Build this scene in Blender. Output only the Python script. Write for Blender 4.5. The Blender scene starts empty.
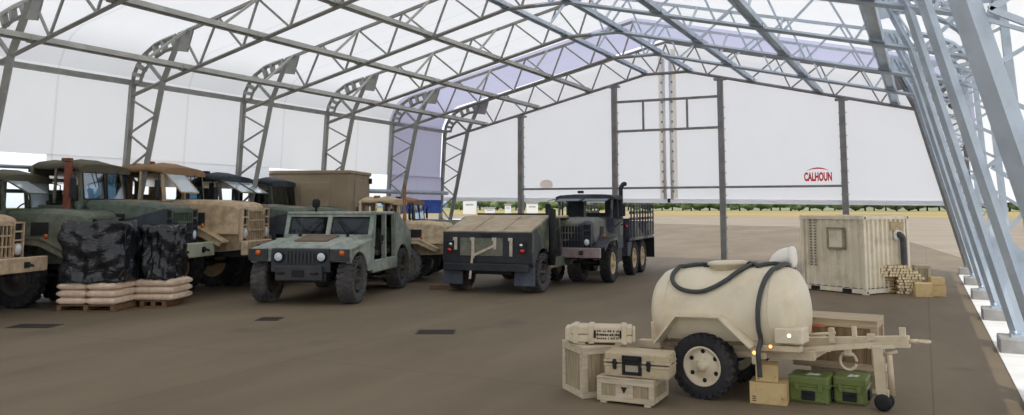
import bpy, bmesh, math, random
from math import sin, cos, pi, radians as R, sqrt, atan2
from mathutils import Vector, Matrix
random.seed(7)
S = bpy.context.scene
C = S.collection

# ------------------------------------------------------------------ camera
F, PITCH, YAW, PPY, H = 821.0, 0.097, 0.463, 127.0, 2.4
cd = bpy.data.cameras.new('camera')
cam = bpy.data.objects.new('camera', cd); C.objects.link(cam)
cam.location = (0, 0, H); cam.rotation_euler = (pi/2 + PITCH, 0, YAW)
cd.sensor_fit = 'HORIZONTAL'; cd.sensor_width = 36; cd.lens = F/1024*36
cd.shift_y = -(207.5 - PPY)/1024; cd.clip_end = 9000
S.camera = cam

def ray(px, py):
    xc = (px-512)/F; yc = -(py-PPY)/F
    fw = cos(PITCH) - yc*sin(PITCH); up = sin(PITCH) + yc*cos(PITCH)
    return Vector((xc*cos(YAW) - fw*sin(YAW), xc*sin(YAW) + fw*cos(YAW), up))
def gr(px, py, h=0.0):
    d = ray(px, py); t = (h-H)/d.z
    return Vector((d.x*t, d.y*t, h))
def atY(px, py, Y):
    d = ray(px, py); t = Y/d.y
    return Vector((d.x*t, Y, H + d.z*t))

# ------------------------------------------------------------------ materials
def lin(c):
    r = []
    for v in c:
        v = v/255
        r.append(v/12.92 if v <= .04045 else ((v+.055)/1.055)**2.4)
    return (*r, 1)
def nodes(m):
    m.use_nodes = True; n = m.node_tree; n.nodes.clear(); return n
def N(t, k, **kw):
    x = t.nodes.new(k)
    for a, b in kw.items():
        if a in x.inputs: x.inputs[a].default_value = b
        else: setattr(x, a, b)
    return x
def mat(name, col, rough=.6, metal=0, var=.18, scale=6, bump=0, dirt=None, dirt_amt=.0, dirt_scale=2.5, spec=.4):
    """paint or bare material with a little wear: noise varies the colour, dirt adds blotches of its own colour"""
    m = bpy.data.materials.new(name); t = nodes(m)
    o = N(t, 'ShaderNodeOutputMaterial'); b = N(t, 'ShaderNodeBsdfPrincipled', Roughness=rough, Metallic=metal)
    b.inputs['Specular IOR Level'].default_value = spec
    tc = N(t, 'ShaderNodeTexCoord')
    nz = N(t, 'ShaderNodeTexNoise', Scale=scale, Detail=5.0); t.links.new(tc.outputs['Object'], nz.inputs['Vector'])
    c = lin(col)
    mx = N(t, 'ShaderNodeMix', data_type='RGBA')
    lo = tuple(x*(1-var) for x in c[:3])+(1,); hi = tuple(min(1, x*(1+var)) for x in c[:3])+(1,)
    mx.inputs[6].default_value = lo; mx.inputs[7].default_value = hi
    rm = N(t, 'ShaderNodeMapRange'); rm.inputs[1].default_value = .35; rm.inputs[2].default_value = .65
    t.links.new(nz.outputs['Fac'], rm.inputs[0]); t.links.new(rm.outputs[0], mx.inputs[0])
    last = mx.outputs[2]
    if dirt:
        n2 = N(t, 'ShaderNodeTexNoise', Scale=dirt_scale, Detail=8.0, Roughness=.65); t.links.new(tc.outputs['Object'], n2.inputs['Vector'])
        r2 = N(t, 'ShaderNodeMapRange'); r2.inputs[1].default_value = .5; r2.inputs[2].default_value = .7; r2.inputs[4].default_value = dirt_amt
        t.links.new(n2.outputs['Fac'], r2.inputs[0])
        m2 = N(t, 'ShaderNodeMix', data_type='RGBA'); m2.inputs[7].default_value = lin(dirt)
        t.links.new(r2.outputs[0], m2.inputs[0]); t.links.new(last, m2.inputs[6]); last = m2.outputs[2]
    t.links.new(last, b.inputs['Base Color'])
    if bump:
        bp = N(t, 'ShaderNodeBump', Strength=bump, Distance=.02); n3 = N(t, 'ShaderNodeTexNoise', Scale=scale*4, Detail=4.0)
        t.links.new(tc.outputs['Object'], n3.inputs['Vector']); t.links.new(n3.outputs['Fac'], bp.inputs['Height']); t.links.new(bp.outputs[0], b.inputs['Normal'])
    t.links.new(b.outputs[0], o.inputs[0]); return m
def camo(name, cols, scale=.9, seed=0, rough=.62, edge=(.44, .56)):
    """three-colour painted camouflage in broad patches, edges sharp"""
    m = bpy.data.materials.new(name); t = nodes(m)
    o = N(t, 'ShaderNodeOutputMaterial'); b = N(t, 'ShaderNodeBsdfPrincipled', Roughness=rough)
    tc = N(t, 'ShaderNodeTexCoord'); mp = N(t, 'ShaderNodeMapping'); mp.inputs['Location'].default_value = (seed*3.7, seed*1.3, seed*2.1)
    nz = N(t, 'ShaderNodeTexNoise', Scale=scale, Detail=1.5)
    t.links.new(tc.outputs['Object'], mp.inputs[0]); t.links.new(mp.outputs[0], nz.inputs['Vector'])
    cr = N(t, 'ShaderNodeValToRGB'); cr.color_ramp.interpolation = 'CONSTANT'
    e = cr.color_ramp.elements; e[0].color = lin(cols[1]); e[1].position = edge[0]; e[1].color = lin(cols[0])
    x = e.new(edge[1]); x.color = lin(cols[2])
    t.links.new(nz.outputs['Fac'], cr.inputs[0])
    n2 = N(t, 'ShaderNodeTexNoise', Scale=7.0, Detail=7.0); t.links.new(tc.outputs['Object'], n2.inputs['Vector'])
    r2 = N(t, 'ShaderNodeMapRange'); r2.inputs[1].default_value = .3; r2.inputs[2].default_value = .7; r2.inputs[3].default_value = .75; r2.inputs[4].default_value = 1.3
    t.links.new(n2.outputs['Fac'], r2.inputs[0])
    mu = N(t, 'ShaderNodeMix', data_type='RGBA', blend_type='MULTIPLY'); mu.inputs[0].default_value = 1
    t.links.new(cr.outputs[0], mu.inputs[6]); t.links.new(r2.outputs[0], mu.inputs[7])
    t.links.new(mu.outputs[2], b.inputs['Base Color']); t.links.new(b.outputs[0], o.inputs[0]); return m
def wood(name, col, axis=0, dark=.6):
    m = bpy.data.materials.new(name); t = nodes(m)
    o = N(t, 'ShaderNodeOutputMaterial'); b = N(t, 'ShaderNodeBsdfPrincipled', Roughness=.75)
    tc = N(t, 'ShaderNodeTexCoord'); mp = N(t, 'ShaderNodeMapping')
    sc = [22, 22, 22]; sc[axis] = 2.2; mp.inputs['Scale'].default_value = sc
    nz = N(t, 'ShaderNodeTexNoise', Scale=1.0, Detail=6.0, Roughness=.65)
    t.links.new(tc.outputs['Object'], mp.inputs[0]); t.links.new(mp.outputs[0], nz.inputs['Vector'])
    cr = N(t, 'ShaderNodeValToRGB'); e = cr.color_ramp.elements; c = lin(col)
    e[0].position = .3; e[0].color = tuple(v*dark for v in c[:3])+(1,); e[1].position = .62; e[1].color = c
    t.links.new(nz.outputs['Fac'], cr.inputs[0]); t.links.new(cr.outputs[0], b.inputs['Base Color'])
    bp = N(t, 'ShaderNodeBump', Strength=.3, Distance=.01); t.links.new(nz.outputs['Fac'], bp.inputs['Height']); t.links.new(bp.outputs[0], b.inputs['Normal'])
    t.links.new(b.outputs[0], o.inputs[0]); return m
def glass(name, tint=(150, 175, 190), refl=.35, rough=.06):
    m = bpy.data.materials.new(name); t = nodes(m)
    o = N(t, 'ShaderNodeOutputMaterial'); tr = N(t, 'ShaderNodeBsdfTransparent', Color=lin(tint))
    g = N(t, 'ShaderNodeBsdfGlossy', Color=lin((225, 235, 245)), Roughness=rough); mx = N(t, 'ShaderNodeMixShader', Fac=refl)
    t.links.new(tr.outputs[0], mx.inputs[1]); t.links.new(g.outputs[0], mx.inputs[2]); t.links.new(mx.outputs[0], o.inputs[0]); return m
def emis(name, col, st):
    m = bpy.data.materials.new(name); t = nodes(m)
    o = N(t, 'ShaderNodeOutputMaterial'); e = N(t, 'ShaderNodeEmission', Color=lin(col), Strength=st); t.links.new(e.outputs[0], o.inputs[0]); return m
def fabric(name, col, trans=.5, seam=True, seam_at=0.0, step=4.377):
    """membrane skin: half of the light is scattered through, half back; a welded seam line runs mid-bay"""
    m = bpy.data.materials.new(name); t = nodes(m)
    o = N(t, 'ShaderNodeOutputMaterial'); d = N(t, 'ShaderNodeBsdfDiffuse'); tr = N(t, 'ShaderNodeBsdfTranslucent'); mx = N(t, 'ShaderNodeMixShader', Fac=trans)
    tc = N(t, 'ShaderNodeTexCoord'); c = lin(col)
    nz = N(t, 'ShaderNodeTexNoise', Scale=.7, Detail=6.0); t.links.new(tc.outputs['Object'], nz.inputs['Vector'])
    m1 = N(t, 'ShaderNodeMix', data_type='RGBA'); m1.inputs[6].default_value = tuple(v*.95 for v in c[:3])+(1,); m1.inputs[7].default_value = c
    t.links.new(nz.outputs['Fac'], m1.inputs[0]); last = m1.outputs[2]
    if seam:
        sp = N(t, 'ShaderNodeSeparateXYZ'); t.links.new(tc.outputs['Object'], sp.inputs[0])
        a = N(t, 'ShaderNodeMath', operation='SUBTRACT'); a.inputs[1].default_value = seam_at; t.links.new(sp.outputs[1], a.inputs[0])
        b = N(t, 'ShaderNodeMath', operation='PINGPONG'); b.inputs[1].default_value = step/2; t.links.new(a.outputs[0], b.inputs[0])
        l = N(t, 'ShaderNodeMath', operation='LESS_THAN'); l.inputs[1].default_value = .035; t.links.new(b.outputs[0], l.inputs[0])
        f = N(t, 'ShaderNodeMath', operation='MULTIPLY'); f.inputs[1].default_value = .16; t.links.new(l.outputs[0], f.inputs[0])
        m2 = N(t, 'ShaderNodeMix', data_type='RGBA'); m2.inputs[7].default_value = lin((150, 150, 150))
        t.links.new(f.outputs[0], m2.inputs[0]); t.links.new(last, m2.inputs[6]); last = m2.outputs[2]
    for s in (d, tr): t.links.new(last, s.inputs['Color'])
    t.links.new(d.outputs[0], mx.inputs[1]); t.links.new(tr.outputs[0], mx.inputs[2]); t.links.new(mx.outputs[0], o.inputs[0]); return m

# ------------------------------------------------------------------ mesh builder
class MB:
    def __init__(s): s.bm = bmesh.new(); s.mi = 0
    def _fin(s, fs, smooth=False):
        for f in fs: f.material_index = s.mi; f.smooth = smooth
        return s
    def poly(s, vs, faces, smooth=False):
        v = [s.bm.verts.new(p) for p in vs]; out = []
        for f in faces:
            try: out.append(s.bm.faces.new([v[i] for i in f]))
            except ValueError: pass
        return s._fin(out, smooth)
    def box(s, x0, x1, y0, y1, z0, z1, bev=0, M=None, seg=1):
        vs = [Vector((x, y, z)) for z in (z0, z1) for y in (y0, y1) for x in (x0, x1)]
        if M: vs = [M @ v for v in vs]
        v = [s.bm.verts.new(p) for p in vs]
        fs = [s.bm.faces.new([v[i] for i in q]) for q in ((0,2,3,1),(4,5,7,6),(0,1,5,4),(1,3,7,5),(3,2,6,7),(2,0,4,6))]
        for f in fs: f.material_index = s.mi
        if bev:
            es = list({e for f in fs for e in f.edges})
            r = bmesh.ops.bevel(s.bm, geom=es, offset=bev, segments=seg, affect='EDGES', profile=.6)
            for f in r['faces']: f.material_index = s.mi
        return s
    def boxc(s, c, d, rz=0, bev=0, ry=0, rx=0):
        M = Matrix.Translation(c) @ Matrix.Rotation(rz, 4, 'Z') @ Matrix.Rotation(ry, 4, 'Y') @ Matrix.Rotation(rx, 4, 'X')
        return s.box(-d[0]/2, d[0]/2, -d[1]/2, d[1]/2, -d[2]/2, d[2]/2, bev, M)
    def bar(s, a, b, w, h=None, up=(0, 0, 1)):
        """rectangular bar from a to b, w across, h along up"""
        a = Vector(a); b = Vector(b); h = h or w; d = (b-a).normalized(); u = Vector(up)
        if abs(d.dot(u.normalized())) > .98: u = Vector((1, 0, 0))
        l = d.cross(u).normalized(); u = l.cross(d).normalized()
        vs = [p + l*(i*w/2) + u*(j*h/2) for p in (a, b) for i, j in ((-1,-1),(1,-1),(1,1),(-1,1))]
        return s.poly(vs, [(3,2,1,0),(4,5,6,7),(0,1,5,4),(1,2,6,5),(2,3,7,6),(3,0,4,7)])
    def path(s, pts, r, n=8, closed=False, rr=None, cap=True):
        pts = [Vector(p) for p in pts]; rings = []; k = len(pts); u = None
        for i, p in enumerate(pts):
            if closed: d = pts[(i+1) % k] - pts[i-1]
            else: d = pts[min(i+1, k-1)] - pts[max(i-1, 0)]
            d.normalize()
            if u is None:
                u = Vector((0, 0, 1)) if abs(d.z) < .9 else Vector((1, 0, 0))
            u = (u - d*u.dot(d)).normalized(); w = d.cross(u); q = rr[i] if rr else r
            rings.append([s.bm.verts.new(p + (u*cos(2*pi*j/n) + w*sin(2*pi*j/n))*q) for j in range(n)])
        fs = []
        for i in range(k if closed else k-1):
            a, b = rings[i], rings[(i+1) % k]
            for j in range(n): fs.append(s.bm.faces.new((a[j], a[(j+1) % n], b[(j+1) % n], b[j])))
        s._fin(fs, n > 5)
        if not closed and cap: s._fin([s.bm.faces.new(rings[0][::-1]), s.bm.faces.new(rings[-1])])
        return s
    def tube(s, a, b, r, n=8): return s.path([a, b], r, n)
    def prism(s, pts, a0, a1, axis='y'):
        """polygon extruded along axis. pts are (x,z) for y, (x,y) for z, (y,z) for x"""
        f = {'y': lambda p, a: (p[0], a, p[1]), 'z': lambda p, a: (p[0], p[1], a), 'x': lambda p, a: (a, p[0], p[1])}[axis]
        n = len(pts); vs = [f(p, a0) for p in pts] + [f(p, a1) for p in pts]
        fs = [tuple(range(n))[::-1], tuple(range(n, 2*n))] + [(i, (i+1) % n, n+(i+1) % n, n+i) for i in range(n)]
        return s.poly(vs, fs)
    def lathe(s, prof, c=(0, 0, 0), axis='y', n=24, sc=(1, 1)):
        """profile of (radius, offset along axis)"""
        c = Vector(c); rings = []
        for r, t in prof:
            ring = []
            for j in range(n):
                a = 2*pi*j/n; u, w = cos(a)*r*sc[0], sin(a)*r*sc[1]
                p = {'y': (u, t, w), 'x': (t, u, w), 'z': (u, w, t)}[axis]
                ring.append(s.bm.verts.new(c + Vector(p)))
            rings.append(ring)
        fs = []
        for a, b in zip(rings, rings[1:]):
            for j in range(n): fs.append(s.bm.faces.new((a[j], a[(j+1) % n], b[(j+1) % n], b[j])))
        s._fin(fs, True)
        if prof[0] == prof[-1]: return s
        if prof[0][0] > 0: s._fin([s.bm.faces.new(rings[0][::-1])])
        if prof[-1][0] > 0: s._fin([s.bm.faces.new(rings[-1])])
        return s
    def loft(s, secs, cap=True, smooth=False):
        rings = [[s.bm.verts.new(p) for p in q] for q in secs]; n = len(rings[0]); fs = []
        for a, b in zip(rings, rings[1:]):
            for j in range(n): fs.append(s.bm.faces.new((a[j], a[(j+1) % n], b[(j+1) % n], b[j])))
        s._fin(fs, smooth)
        if cap: s._fin([s.bm.faces.new(rings[0][::-1]), s.bm.faces.new(rings[-1])])
        return s
    def plate(s, pts, t):
        """flat polygon in space with thickness t"""
        P = [Vector(p) for p in pts]; n = (P[1]-P[0]).cross(P[2]-P[1]).normalized()*(t/2); k = len(P)
        return s.poly([p-n for p in P] + [p+n for p in P], [tuple(range(k))[::-1], tuple(range(k, 2*k))] + [(i, (i+1) % k, k+(i+1) % k, k+i) for i in range(k)])
    def mesh(s, name, mats):
        bmesh.ops.recalc_face_normals(s.bm, faces=s.bm.faces)
        me = bpy.data.meshes.new(name); s.bm.to_mesh(me); s.bm.free()
        for m in (mats if isinstance(mats, (list, tuple)) else [mats]): me.materials.append(m)
        return me
    def build(s, name, mats, parent=None, loc=None, rz=0, label=None):
        return link(name, s.mesh(name, mats), parent, loc, rz, label)
def link(name, me, parent=None, loc=None, rz=0, label=None):
    o = bpy.data.objects.new(name, me); C.objects.link(o)
    if parent: o.parent = parent
    if loc is not None: o.location = loc
    if rz: o.rotation_euler.z = rz
    if label: o['label'] = label
    return o
def tag(o, label, cat, group=None):
    o['label'] = label; o['category'] = cat
    if group: o['group'] = group
    return o
def thing(name, label, cat, loc=(0, 0, 0), rz=0, sc=1, group=None):
    o = bpy.data.objects.new(name, None); C.objects.link(o)
    o.location = loc; o.rotation_euler.z = rz; o.scale = (sc, sc, sc); o.empty_display_size = .2
    return tag(o, label, cat, group)
def struct(o): o['kind'] = 'structure'; return o
def stuff(o): o['kind'] = 'stuff'; return o
def dup(o, parent=None, **kw):
    c = o.copy(); C.objects.link(c)
    if parent: c.parent = parent
    for k in ('loc', 'rz', 'label'):
        if k in kw:
            if k == 'loc': c.location = kw[k]
            elif k == 'rz': c.rotation_euler.z = kw[k]
            else: c['label'] = kw[k]
    for ch in [x for x in bpy.data.objects if x.parent == o]: dup(ch, c)
    return c

# shared materials
STEEL = mat('galvanised_steel_shaded', (150, 150, 146), .6, .2, .15, 3, 0, (95, 90, 84), .5, 1.5)  # shaded copy of the steel for the left side, its colour kept darker
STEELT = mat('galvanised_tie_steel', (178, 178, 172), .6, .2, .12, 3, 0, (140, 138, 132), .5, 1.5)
STEELR = mat('galvanised_steel_lit', (184, 195, 206), .42, .45, .12, 3, 0, (140, 142, 138), .4, 1.5)  # lit copy of the steel: outside skylight put into its paler, bluer colour
DARK = mat('dark_metal', (38, 39, 41), .6, .2)
BLACK = mat('black_rubber_trim', (24, 24, 26), .7)
RUBBER = mat('tyre_rubber', (40, 40, 43), .85, 0, .25, 8, .2, (92, 88, 84), .5, 3)
RUBBERD = mat('dusty_tyre_rubber', (74, 72, 72), .9, 0, .25, 8, .2, (110, 104, 98), .6, 3)
CHROME = mat('lamp_reflector', (215, 222, 230), .12, .9, .03)
LENS = mat('lamp_lens', (205, 215, 225), .08, 0, .03, spec=.8)
AMBER = mat('amber_lens', (196, 96, 30), .2, 0, .05, spec=.7)
REDL = mat('red_lens', (190, 24, 38), .2, 0, .05, spec=.7)
GLASS = glass('windscreen_glass')
GLASSD = glass('dark_window_glass', (70, 80, 88), .22)
SEAT = mat('seat_canvas', (62, 62, 56), .85)
STRAP = mat('webbing_strap', (196, 186, 168), .85)
SKY_ST, SUN_ST, EXPO = 1.05, 1.6, 0.42
SUN_DIR = (.5, -.75, 1.4)
# ================================================================== ground, sky, distance
def ground_mat():
    m = bpy.data.materials.new('worn_asphalt'); t = nodes(m)
    o = N(t, 'ShaderNodeOutputMaterial'); b = N(t, 'ShaderNodeBsdfPrincipled', Roughness=.82)
    b.inputs['Specular IOR Level'].default_value = .25
    tc = N(t, 'ShaderNodeTexCoord')
    mp = N(t, 'ShaderNodeMapping'); mp.inputs['Scale'].default_value = (.35, .09, 1); mp.inputs['Rotation'].default_value = (0, 0, .5)
    t.links.new(tc.outputs['Object'], mp.inputs[0])
    n1 = N(t, 'ShaderNodeTexNoise', Scale=1.0, Detail=7.0, Roughness=.62); t.links.new(mp.outputs[0], n1.inputs['Vector'])
    cr = N(t, 'ShaderNodeValToRGB'); e = cr.color_ramp.elements
    e[0].position = .3; e[0].color = lin((98, 86, 69)); e[1].position = .72; e[1].color = lin((125, 111, 91))
    t.links.new(n1.outputs['Fac'], cr.inputs[0])
    n2 = N(t, 'ShaderNodeTexNoise', Scale=60.0, Detail=3.0); t.links.new(tc.outputs['Object'], n2.inputs['Vector'])
    r2 = N(t, 'ShaderNodeMapRange'); r2.inputs[1].default_value = .3; r2.inputs[2].default_value = .7; r2.inputs[3].default_value = .86; r2.inputs[4].default_value = 1.14
    t.links.new(n2.outputs['Fac'], r2.inputs[0])
    mu = N(t, 'ShaderNodeMix', data_type='RGBA', blend_type='MULTIPLY'); mu.inputs[0].default_value = 1
    t.links.new(cr.outputs[0], mu.inputs[6]); t.links.new(r2.outputs[0], mu.inputs[7])
    # dark oil drips and patches
    n3 = N(t, 'ShaderNodeTexNoise', Scale=.55, Detail=4.0); t.links.new(tc.outputs['Object'], n3.inputs['Vector'])
    r3 = N(t, 'ShaderNodeMapRange'); r3.inputs[1].default_value = .62; r3.inputs[2].default_value = .72; r3.inputs[4].default_value = .35
    t.links.new(n3.outputs['Fac'], r3.inputs[0])
    m3 = N(t, 'ShaderNodeMix', data_type='RGBA'); m3.inputs[7].default_value = lin((72, 64, 57))
    t.links.new(r3.outputs[0], m3.inputs[0]); t.links.new(mu.outputs[2], m3.inputs[6])
    # long slab joints every five metres
    br = N(t, 'ShaderNodeTexBrick', Scale=1.0); br.inputs['Mortar Size'].default_value = .012
    br.inputs['Brick Width'].default_value = 9.0; br.inputs['Row Height'].default_value = 5.2; br.offset = 0
    br.inputs['Color1'].default_value = br.inputs['Color2'].default_value = (1, 1, 1, 1); br.inputs['Mortar'].default_value = (.72, .72, .72, 1)
    t.links.new(tc.outputs['Object'], br.inputs['Vector'])
    m4 = N(t, 'ShaderNodeMix', data_type='RGBA', blend_type='MULTIPLY'); m4.inputs[0].default_value = 1
    t.links.new(m3.outputs[2], m4.inputs[6]); t.links.new(br.outputs[0], m4.inputs[7])
    t.links.new(m4.outputs[2], b.inputs['Base Color'])
    bp = N(t, 'ShaderNodeBump', Strength=.25, Distance=.01); t.links.new(n2.outputs['Fac'], bp.inputs['Height']); t.links.new(bp.outputs[0], b.inputs['Normal'])
    t.links.new(b.outputs[0], o.inputs[0]); return m
fl = MB(); fl.poly([(-260, -60, 0), (220, -60, 0), (220, 300, 0), (-260, 300, 0)], [(0, 1, 2, 3)])
struct(fl.build('floor', ground_mat()))
APR = mat('sunlit_apron', (134, 121, 103), .85, 0, .12, .15)  # paler apron: sunlit ground beyond the hall's shadow put into colour and outline
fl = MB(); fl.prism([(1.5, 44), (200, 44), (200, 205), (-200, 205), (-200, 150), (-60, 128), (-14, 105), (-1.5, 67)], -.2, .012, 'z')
struct(fl.build('floor_sunlit_area', APR))
GRASS = mat('dry_field', (150, 128, 74), .9, 0, .2, .02, 0, (150, 160, 80), .5, .008)
fl = MB(); fl.box(-900, 900, 205, 480, -.2, .02); struct(fl.build('ground_field', GRASS))
fl = MB(); fl.box(-2600, 2600, 470, 3000, -.2, .01); struct(fl.build('ground_far', mat('far_scrub', (118, 122, 84), .95, 0, .25, .01)))
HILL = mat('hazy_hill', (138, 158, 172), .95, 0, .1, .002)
hb = MB(); P = []
for i in range(61):
    x = -3200 + i*110; z = 21 + 7*sin(i*.5) + 5*sin(i*1.3+1) + random.uniform(-2, 2)
    P.append([(x, 2300, -5), (x, 2300+random.uniform(-20, 20), z*.6), (x, 2500, z), (x, 2900, z*.4), (x, 2900, -5)])
hb.loft(P, smooth=True); struct(hb.build('ground_hills', HILL))
# strip of pale concrete under the right-hand feet
st = MB(); st.box(1.0, 9, -30, 33.4, -.1, .015)
struct(st.build('trim_1', mat('pale_concrete', (214, 212, 208), .85, 0, .08, 2, .1)))
# floor drain covers
DR = mat('drain_grate', (58, 52, 47), .7, .4)
for px, py, w in ((436, 332, .75), (270, 319, .5), (35, 326, .9)):
    p = gr(px, py); d = MB(); d.box(-w/2, w/2, -.28, .28, 0, .006)
    for k in range(7): d.box(-w/2+.04, w/2-.04, -.24+k*.075, -.21+k*.075, .006, .01)
    tag(d.build('drain_cover', DR, None, p, YAW), {436: 'dark rectangular drain cover in open floor before the desert-tan truck and black-tailed utility vehicle', 270: 'small dark drain cover in the floor in front of the pale green utility vehicle', 35: 'dark drain cover in the floor in front of the cropped tan truck'}[px], 'drain')

# trees beyond the field
LEAF = mat('tree_leaves', (104, 120, 80), .9, 0, .35, 1.2); BARK = mat('tree_bark', (78, 66, 54), .9)
def tree_mesh(seed, n=9):
    rr = random.Random(seed); m = MB()
    for i in range(n):
        c = Vector((rr.uniform(-2.4, 2.4), rr.uniform(-1.5, 1.5), rr.uniform(1.6, 3.8))); r = rr.uniform(1.0, 1.9)
        pr = []
        for k in range(7):
            a = -pi/2 + pi*k/6; pr.append((max(.02, r*cos(a)*rr.uniform(.8, 1.15)), r*.85*sin(a)))
        m.lathe(pr, c, 'z', 9)
    return m.mesh('crown', LEAF)
crowns = [tree_mesh(s) for s in range(5)]
tk = MB().path([(0, 0, 0), (.1, 0, 1.2), (0, .05, 2.4)], .22, 6).mesh('trunk', BARK)
tpx = []
x = 452.0
while x < 1024:
    tpx.append(x); x += random.uniform(8, 13)
for i, px in enumerate(tpx):
    Y = 492 + (i % 5)*16; d = ray(px, 211); t = Y/d.y
    r = thing('tree', 'small green tree in the long row beyond the yellow field', 'tree', (d.x*t, Y, 0), random.uniform(0, 6), random.uniform(1.9, 2.9), 'trees beyond the field')
    link('crown', crowns[i % 5], r); link('trunk', tk, r)
# small works buildings past the left side of the open end
WB = mat('white_site_wall', (212, 214, 216), .7, 0, .05); GB = mat('grey_site_roof', (150, 152, 154), .7, 0, .06); DW = mat('site_window', (150, 156, 160), .3)
for px, w, h, lab in ((470, 4.2, 4.6, 'white boxy building outside past the far left corner post'), (490, 3.2, 2.0, 'low white shed outside between two taller white blocks'), (508, 2.0, 3.0, 'small white kiosk outside, left of the leftmost end-wall post'), (532, 3.6, 3.6, 'pale grey block outside, right of the leftmost end-wall post')):
    d = ray(px, 211); t = 235/d.y
    r = thing('site_building', lab, 'building', (d.x*t, 235, 0), YAW)
    MB().box(-w/2, w/2, -3, 3, 0, h, .05).build('wall', WB, r)
    MB().box(-w/2-.3, w/2+.3, -3.3, 3.3, h, h+.3, .05).build('roof', GB, r)
    nw = 1
    for k in range(nw):
        cx = -w/2 + (k+.5)*w/nw
        MB().box(cx-w*.3, cx+w*.3, -3.04, -2.98, h*.62, h*.74).build('window', DW, r)
# ================================================================== building
XR = -9.55; YK = [11.87+4.377*k for k in range(-1, 6)]          # truss planes, nearest first
OUT = [(11.2, 0), (10.9, 6.05), (10.72, 6.5), (10.45, 6.82), (10.05, 7.06), (9.45, 7.19), (8.85, 7.31), (0, 9.38)]
def topz(x): return 7.31 + (8.85-abs(x))*(9.38-7.31)/8.85
def botz(x): return min(8.05, 5.95 + (9.65-abs(x))*.241)
SKO = .16
def skin_pts(sign, zb):
    pts = [(11.2+SKO-.05*zb, zb)] + [(x+SKO, z+SKO*.8) for x, z in OUT[1:-1]] + [(0, 9.38+SKO)]
    return [(XR+sign*x, z) for x, z in pts]
FAB = fabric('white_wall_membrane', (252, 252, 252), .74, True, YK[0]+2.1885)
FABC = fabric('white_roof_membrane', (240, 240, 240), .5, True, YK[0]+2.1885)
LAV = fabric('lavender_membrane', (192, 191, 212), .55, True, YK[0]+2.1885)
FABG = fabric('gable_membrane', (252, 252, 253), .8, True, 99, 500)
def skin(name, pts, y0, y1, mats, split=None):
    m = MB(); ys = [y0] + ([split] if split else []) + [y1]
    for i in range(len(ys)-1):
        m.mi = i
        a = [(x, ys[i], z) for x, z in pts]; b = [(x, ys[i+1], z) for x, z in pts]; n = len(pts)
        m.poly(a+b, [(j, j+1, n+j+1, n+j) for j in range(n-1)], True)
    return struct(m.build(name, mats))
L = skin_pts(-1, 3.78); Rr = skin_pts(1, 2.5)
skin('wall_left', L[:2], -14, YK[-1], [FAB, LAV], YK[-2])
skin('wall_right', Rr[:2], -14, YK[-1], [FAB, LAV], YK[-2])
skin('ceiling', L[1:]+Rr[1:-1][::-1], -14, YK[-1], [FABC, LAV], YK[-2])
# gable curtain at the far end, raised so that its hem hangs above the ground
GY = YK[-1]+.2
hem = [(XR-11.2, 2.78), (XR+11.2, 2.52)]
m = MB(); g = [(x, GY, z) for x, z in L[1:]+Rr[1:-1][::-1]] + [(hem[1][0], GY, hem[1][1]), (hem[0][0], GY, hem[0][1])]
m.poly(g, [tuple(range(len(g)))]); struct(m.build('wall_far', FABG))
m = MB(); m.tube((hem[0][0], GY, 2.78), (hem[1][0], GY, 2.52), .09, 10); struct(m.build('trim_2', FABG))

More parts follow.
